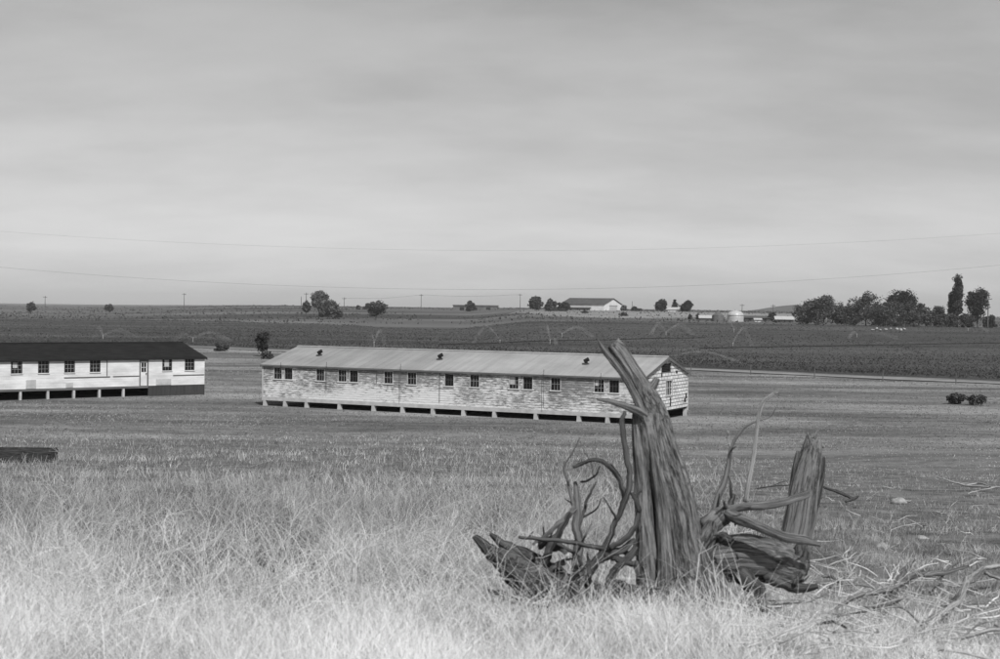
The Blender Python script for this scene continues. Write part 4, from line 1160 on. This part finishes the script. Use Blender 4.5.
tree('sloping tree near the right end of the belt', 934, 516, 22.4, 32.4, 138, 'dome', .045, 2200, group=GB, z0=.02)
tree('lowest bush at the right end of the belt', 948, 518, 14.6, 21.6, 139, 'dome', .04, 1200, group=GB, z0=.02)
tree('tall narrow poplar standing above the belt', 957.5, 520, 57, 12, 140, 'column', .032, 3400, name='poplar_tree', group=GB, z0=.05)
tree('shorter narrow poplar against the left of the tall one', 951.5, 524, 40, 9, 141, 'column', .035, 1800, name='poplar_tree', group=GB, z0=.05)
tree('broad ragged tree right of the poplars', 978, 518, 38, 26, 142, 'vase', .028, 2600, group=GB, z0=.2)
tree('low dark bush between poplar and ragged tree', 967, 515, 14, 18, 143, 'dome', .025, 1300, name='shrub', cat='shrub', group='distant shrubs', z0=.02)
tree('low bush at the far right foot of the ragged tree', 990, 515, 13, 16, 144, 'dome', .028, 1100, name='shrub', cat='shrub', group='distant shrubs', z0=.02)
tree('thin straggling dark shrub behind the left end of the peeling barracks', 262.5, 205, 25, 16, 150, 'vase', .03, 900, 1.5, name='shrub', cat='shrub', z0=.12)
tree('low pale scrub at the foot of the straggling shrub', 268, 195, 9, 16, 151, 'dome', .06, 500, 1.5, name='shrub', cat='shrub', z0=.02)
tree('dark scrub beside the right end of the white barracks', 222, 225, 8, 20, 152, 'dome', .04, 600, 1.4, name='shrub', cat='shrub', z0=.02)
tree('left dark sagebrush on the open flat at right', 957.5, 117, 11, 23, 153, 'round', .04, 1300, 1.1, name='shrub', cat='shrub', group='sagebrush pair', z0=.02)
tree('right dark sagebrush on the open flat at right', 978, 116, 11.5, 25, 157, 'round', .055, 1300, 1.1, name='shrub', cat='shrub', group='sagebrush pair', z0=.02)

# ------------------------------------------------------------------ distant buildings
def shed(label, px0, px1, Y, hw, hr, th, depth, wallm, roofm, name='farm_shed', cat='shed', group='distant farm buildings', door=None, dz=0.):
    """gabled building whose front spans px0..px1; heights in pixels"""
    s = Y / F; a = place((px0 + px1) / 2, Y); l = (px1 - px0) * s / math.cos(R_(th)) ; W = depth
    p0 = place(px0, Y); g = min(hz(p0.x + k * l / 4, Y) for k in range(5)) + dz
    root = empty(name, (p0.x, Y, g), -R_(th), label, cat, group)
    ze, zr = hw * s, hr * s
    MB().prism([(0, -.6), (W, -.6), (W, ze), (W / 2, zr), (0, ze)], 0, l).build('wall', M[wallm], root)
    sl = (zr - ze) / (W / 2); o = .5
    mb = MB()
    mb.prism([(-o, ze - o * sl + .02), (W / 2, zr + .02), (W / 2, zr + .25), (-o, ze - o * sl + .25)], -o, l + o)
    mb.prism([(W + o, ze - o * sl + .25), (W / 2, zr + .25), (W / 2, zr + .02), (W + o, ze - o * sl + .02)], -o, l + o)
    mb.build('roof', M[roofm], root)
    if door == 'gable':
        d = MB().box(l, l + .08, W * .3, W * .72, -.3, ze * .75).build('door', M['dullwhite'], root)
        MB().box(l, l + .12, W * .28, W * .74, ze * .76, ze * .84).build('door_track', M['greywall'], d)
    elif door == 'front':
        for k in (.2, .5, .8):
            MB().box(l * k - l * .05, l * k + l * .05, -.1, -.01, 0, ze * .7).build('door', M['dark'], root)
    return root
shed('white warehouse with dark roof on the rise in the distance', 561, 602, 790, 6.2, 12.0, 33, 21, 'palewall', 'greyroof', 'warehouse', 'warehouse', door='gable')
shed('low dark lean-to against the front of the white warehouse', 566, 588, 778, 2.2, 2.8, 20, 3, 'greywall', 'darktrim', door='front')
shed('long low grey building on the skyline left of centre', 453, 497, 900, 4.8, 5.4, 4, 9, 'greywall', 'greywall', 'long_building', 'building', door='front')
shed('small pale-roofed house between two dark blocky trees', 668, 681, 792, 2.2, 4.2, 8, 8, 'palewall', 'dullwhite', 'house', 'house')
shed('pale-roofed shed left of the dark grain bin', 700, 713, 590, 2.8, 5, 5, 6, 'greywall', 'dullwhite')
shed('long dark shed right of the domed grain bin', 745, 770, 600, 3.2, 4.8, 3, 7, 'darktrim', 'greyroof', door='front')
shed('pale-roofed shed nearest the left end of the tree belt', 776, 793, 585, 3.0, 5.6, 6, 7, 'darktrim', 'dullwhite', door='front')
shed('small white shed between the dark long shed and the far tree', 755, 761, 575, 2.6, 3.6, 5, 3, 'palewall', 'dullwhite')
def grain_bin(label, px, Y, wpx, hw, hr, mat, dome):
    s = Y / F; g = place(px, Y); root = empty('grain_bin', g, 0, label, 'grain bin', 'distant farm buildings')
    r = wpx * s / 2
    MB().tube([(0, 0, -.5), (0, 0, hw * s * .5), (0, 0, hw * s)], [r, r, r], seg=28, sub=2).build('wall', M[mat], root, True)
    prof_ = [(0, r * 1.03)] + [(k / 6, r * (math.sqrt(1 - (k / 6) ** 2) if dome else 1 - k / 6 * .95) + .05) for k in range(1, 6)] + [(1.0, .15)]
    MB().tube([(0, 0, hw * s + .02 + q[0] * (hr - hw) * s) for q in prof_], [q[1] for q in prof_], seg=28, sub=1).build('roof', M[mat], root, True)
    MB().tube([(0, 0, hr * s - .1), (0, 0, hr * s + .4)], [.4, .35], seg=10, sub=1).build('cap', M[mat], root)
grain_bin('shiny domed grain bin with bright highlight by the far sheds', 735.5, 580, 16.5, 6, 11.5, 'metal', True)
grain_bin('dull dark grain bin with pointed roof by the far sheds', 718, 585, 12, 5.5, 10.5, 'greywall', False)
# pale boulders at the field edge
for i, (px, w_, h_) in enumerate(((873, 4, 1.6), (877, 3, 2.6), (880.5, 2.5, 1.6), (886, 3.5, 2.0), (891, 2.6, 1.5), (897, 3.6, 2.8), (901, 3, 3.2), (904.5, 3.4, 2.2))):
    g = place(px, 425 + [0, 14, 3, 7, 20, 12, 2, 16][i]); o = stone('pale boulder in the loose row at the field edge below the tree belt', 500, 500, 10, 6, 200 + i)
    del o['group']; s = g.y / F; gs = gpt(500, 500).y / F
    o.name = 'boulder'; o['category'] = 'boulder'; o['group'] = 'row of pale boulders'
    k = w_ * s / (10 * gs); o.scale = (k, k, h_ * s / (6 * gs) ); o.location = (g.x, g.y, g.z + .5)

# ------------------------------------------------------------------ poles, wires, fence
def pole(label, px, Y, hpx, cross=True):
    g = place(px, Y); s = Y / F; root = empty('utility_pole', g, 0, label, 'utility pole', 'distant utility poles')
    MB().tube([(0, 0, -1), (0, 0, hpx * s)], [.24, .16], seg=8, sub=2).build('pole', M['pole'], root)
    if cross:
        MB().box(-1.3, 1.3, -.2, -.06, hpx * s - 1.0, hpx * s - .75).build('crossarm', M['pole'], root)
        for x in (-1.1, 0.35, 1.1):
            MB().tube([(x, -.13, hpx * s - .75), (x, -.13, hpx * s - .45)], [.09, .06], seg=6, sub=1).build('insulator', M['dark'], root)
    return Vector((g.x, g.y, g.z + hpx * s - .5))
tp = []
tp.append(pole('utility pole on the skyline near the left edge', 45, 900, 17))
tp.append(pole('lone utility pole on the skyline above the white barracks end', 184, 900, 17.5))
tp.append(pole('shorter of the two close poles left of the pale billowing tree', 301, 800, 15, False))
tp.append(pole('taller of the two close poles left of the pale billowing tree', 306, 800, 19))
tp.append(pole('thin pole right of the pale billowing tree', 344, 900, 12))
tp.append(pole('thin pole on the skyline left of the long low building', 421, 950, 15.5))
tp.append(pole('thin pole on the skyline right of the long low building', 520, 950, 15))
pole('short pole behind the grain bins', 742, 800, 9)
pole('short pole above the far sheds right of the grain bins', 773, 800, 9)
pole('grey pole at the right edge beside the ragged tree', 988, 512, 31)
pole('thin pole right of the white warehouse', 632, 900, 9, False)
def wire(label, pts, r, sub=8):
    mb = MB(); mb.tube(pts, [r] * len(pts), seg=5, sub=sub, cap=False); o = mb.build('overhead_wire', M['dark'], None)
    tag(o, label, 'wire', 'overhead wires'); return o
def sky_wire(label, ys, Y, r):
    """sagging span: heights through three measured points, carried on beyond the frame"""
    xs = np.array([10, 495, 990]); c = np.polyfit(xs, ys, 2)
    pts = []
    for px in np.linspace(-420, 1420, 47):
        pts.append(at(px, float(np.polyval(c, px)), Y))
    wire(label, pts, r, 2)
sky_wire('lower of the two faint wires sagging across the whole sky', [268, 289.5, 266], 210, .010)
sky_wire('upper of the two faint wires sagging across the whole sky', [232, 250.5, 234], 230, .008)
for i, (a_, b_) in enumerate(((4, 5), (5, 6))):
    p, q = tp[a_], tp[b_]; m_ = (p + q) / 2; m_.z -= 1.2
    wire(['thin wire strung between the poles left of the long low building', 'thin wire strung above the long low building'][i], [p, m_, q], .05)
def fence():
    root = empty('wire_fence', (RP.x - RN.x * 5, RP.y - RN.y * 5, 0), 0, 'thin post and wire fence along the near side of the dirt road', 'fence')
    base_ = root.location; off = -5.0; tops = []
    for k in range(-6, 12):
        t = k * 8.5 + 3; x = RP.x + RD.x * t + RN.x * off; y = RP.y + RD.y * t + RN.y * off; z = hz(x, y)
        MB().tube([(x - base_.x, y - base_.y, z - .2), (x - base_.x, y - base_.y, z + 1.25)], [.06, .05], seg=6, sub=1).build('post', M['pole'], root)
        tops.append((x - base_.x, y - base_.y, z))
    for h_ in (.5, .85, 1.15):
        MB().tube([(q[0], q[1], q[2] + h_) for q in tops], [.008] * len(tops), seg=4, sub=1).build('wire', M['pole'], root)
fence()

# ------------------------------------------------------------------ irrigation
def pipe(label, px0, py0, px1, py1):
    a, b_ = gpt(px0, py0), gpt(px1, py1); pts = []
    for k in range(13):
        q = a.lerp(b_, k / 12); pts.append((q.x, q.y, hz(q.x, q.y) + .7))
    tag(MB().tube(pts, [.09] * 13, seg=6, sub=1).build('irrigation_pipe', M['dark'], None), label, 'pipe', 'irrigation pipes across the dark field')
pipe('dark irrigation pipe crossing the field behind the barracks ridge', 440, 348, 705, 340.5)
pipe('dark irrigation pipe crossing the far right of the field', 700, 352, 1010, 346)
def sprinkler(label, px, py, jets, wpx=1.3, riser=1.0):
    g = gpt(px, py); s = g.y / F
    root = empty('field_sprinkler', g, 0, label, 'sprinkler', 'sprinklers spraying over the dark field')
    MB().tube([(0, 0, -.1), (0, 0, riser)], [.05, .04], seg=6, sub=1).build('riser', M['metal'], root)
    MB().tube([(-.12, 0, riser), (.14, 0, riser + .06)], [.05, .04], seg=6, sub=1).build('nozzle', M['metal'], root)
    for dx, rise, dy in jets:       # reach in pixels sideways, apex height in pixels, depth in metres
        pts = []; n = 12
        for k in range(n + 1):
            t = k / n; pts.append((dx * s * t, dy * t, max(riser + rise * s * (1 - abs(2 * t - 1) ** 1.35) - riser * t * t, .05)))
        rad = [.05 + wpx * 1.5 * s * (.2 + .8 * (k / n) ** .8) for k in range(n + 1)]
        MB().tube(pts, rad, seg=8, sub=2, cap=False).build('spray', M['spray'], root, True)
sprinkler('sprinkler arcing two jets behind the tall stump tip', 666, 336, [(30, 9, 4), (-17, 10, -3)])
sprinkler('sprinkler with a near vertical jet left of the tall stump tip', 550, 345, [(-5, 15, 12), (6, 3, -5)])
sprinkler('sprinkler with a long flat arc left of the tall stump tip', 562, 338, [(32, 8, 2), (-12, 5, 6)])
sprinkler('sprinkler with a long slanting jet below the domed grain bin', 733, 348, [(24, 16, 5)])
sprinkler('sprinkler with one short thick jet below the dark grain bin', 734, 333, [(-9, 10, 8)], 1.6)
sprinkler('sprinkler under the tree belt with jets falling both ways', 857, 338, [(28, 3, -14), (-22, 3, -14), (-6, 10, 20)])
sprinkler('sprinkler behind the ridge of the white barracks', 103, 340, [(-13, 8, 3), (18, 6, 12)], 2.0)
sprinkler('sprinkler beyond the right end of the white barracks', 193, 343, [(-24, 5, 3), (30, 7, 8)], 1.5)
sprinkler('sprinkler above the left half of the pale metal roof', 374, 348, [(10, 14, 4), (-8, 10, 5)], 1.4)
sprinkler('sprinkler above the middle of the pale metal roof', 500, 345, [(-28, 15, 2)], 1.0)
sprinkler('sprinkler throwing a long low arc from behind the right gable', 667, 364, [(80, 7.5, 2)], .7)
sprinkler('sprinkler spraying at the right end of the dark field', 968, 332, [(18, 4, -3), (-8, 8, 12)], 1.0)
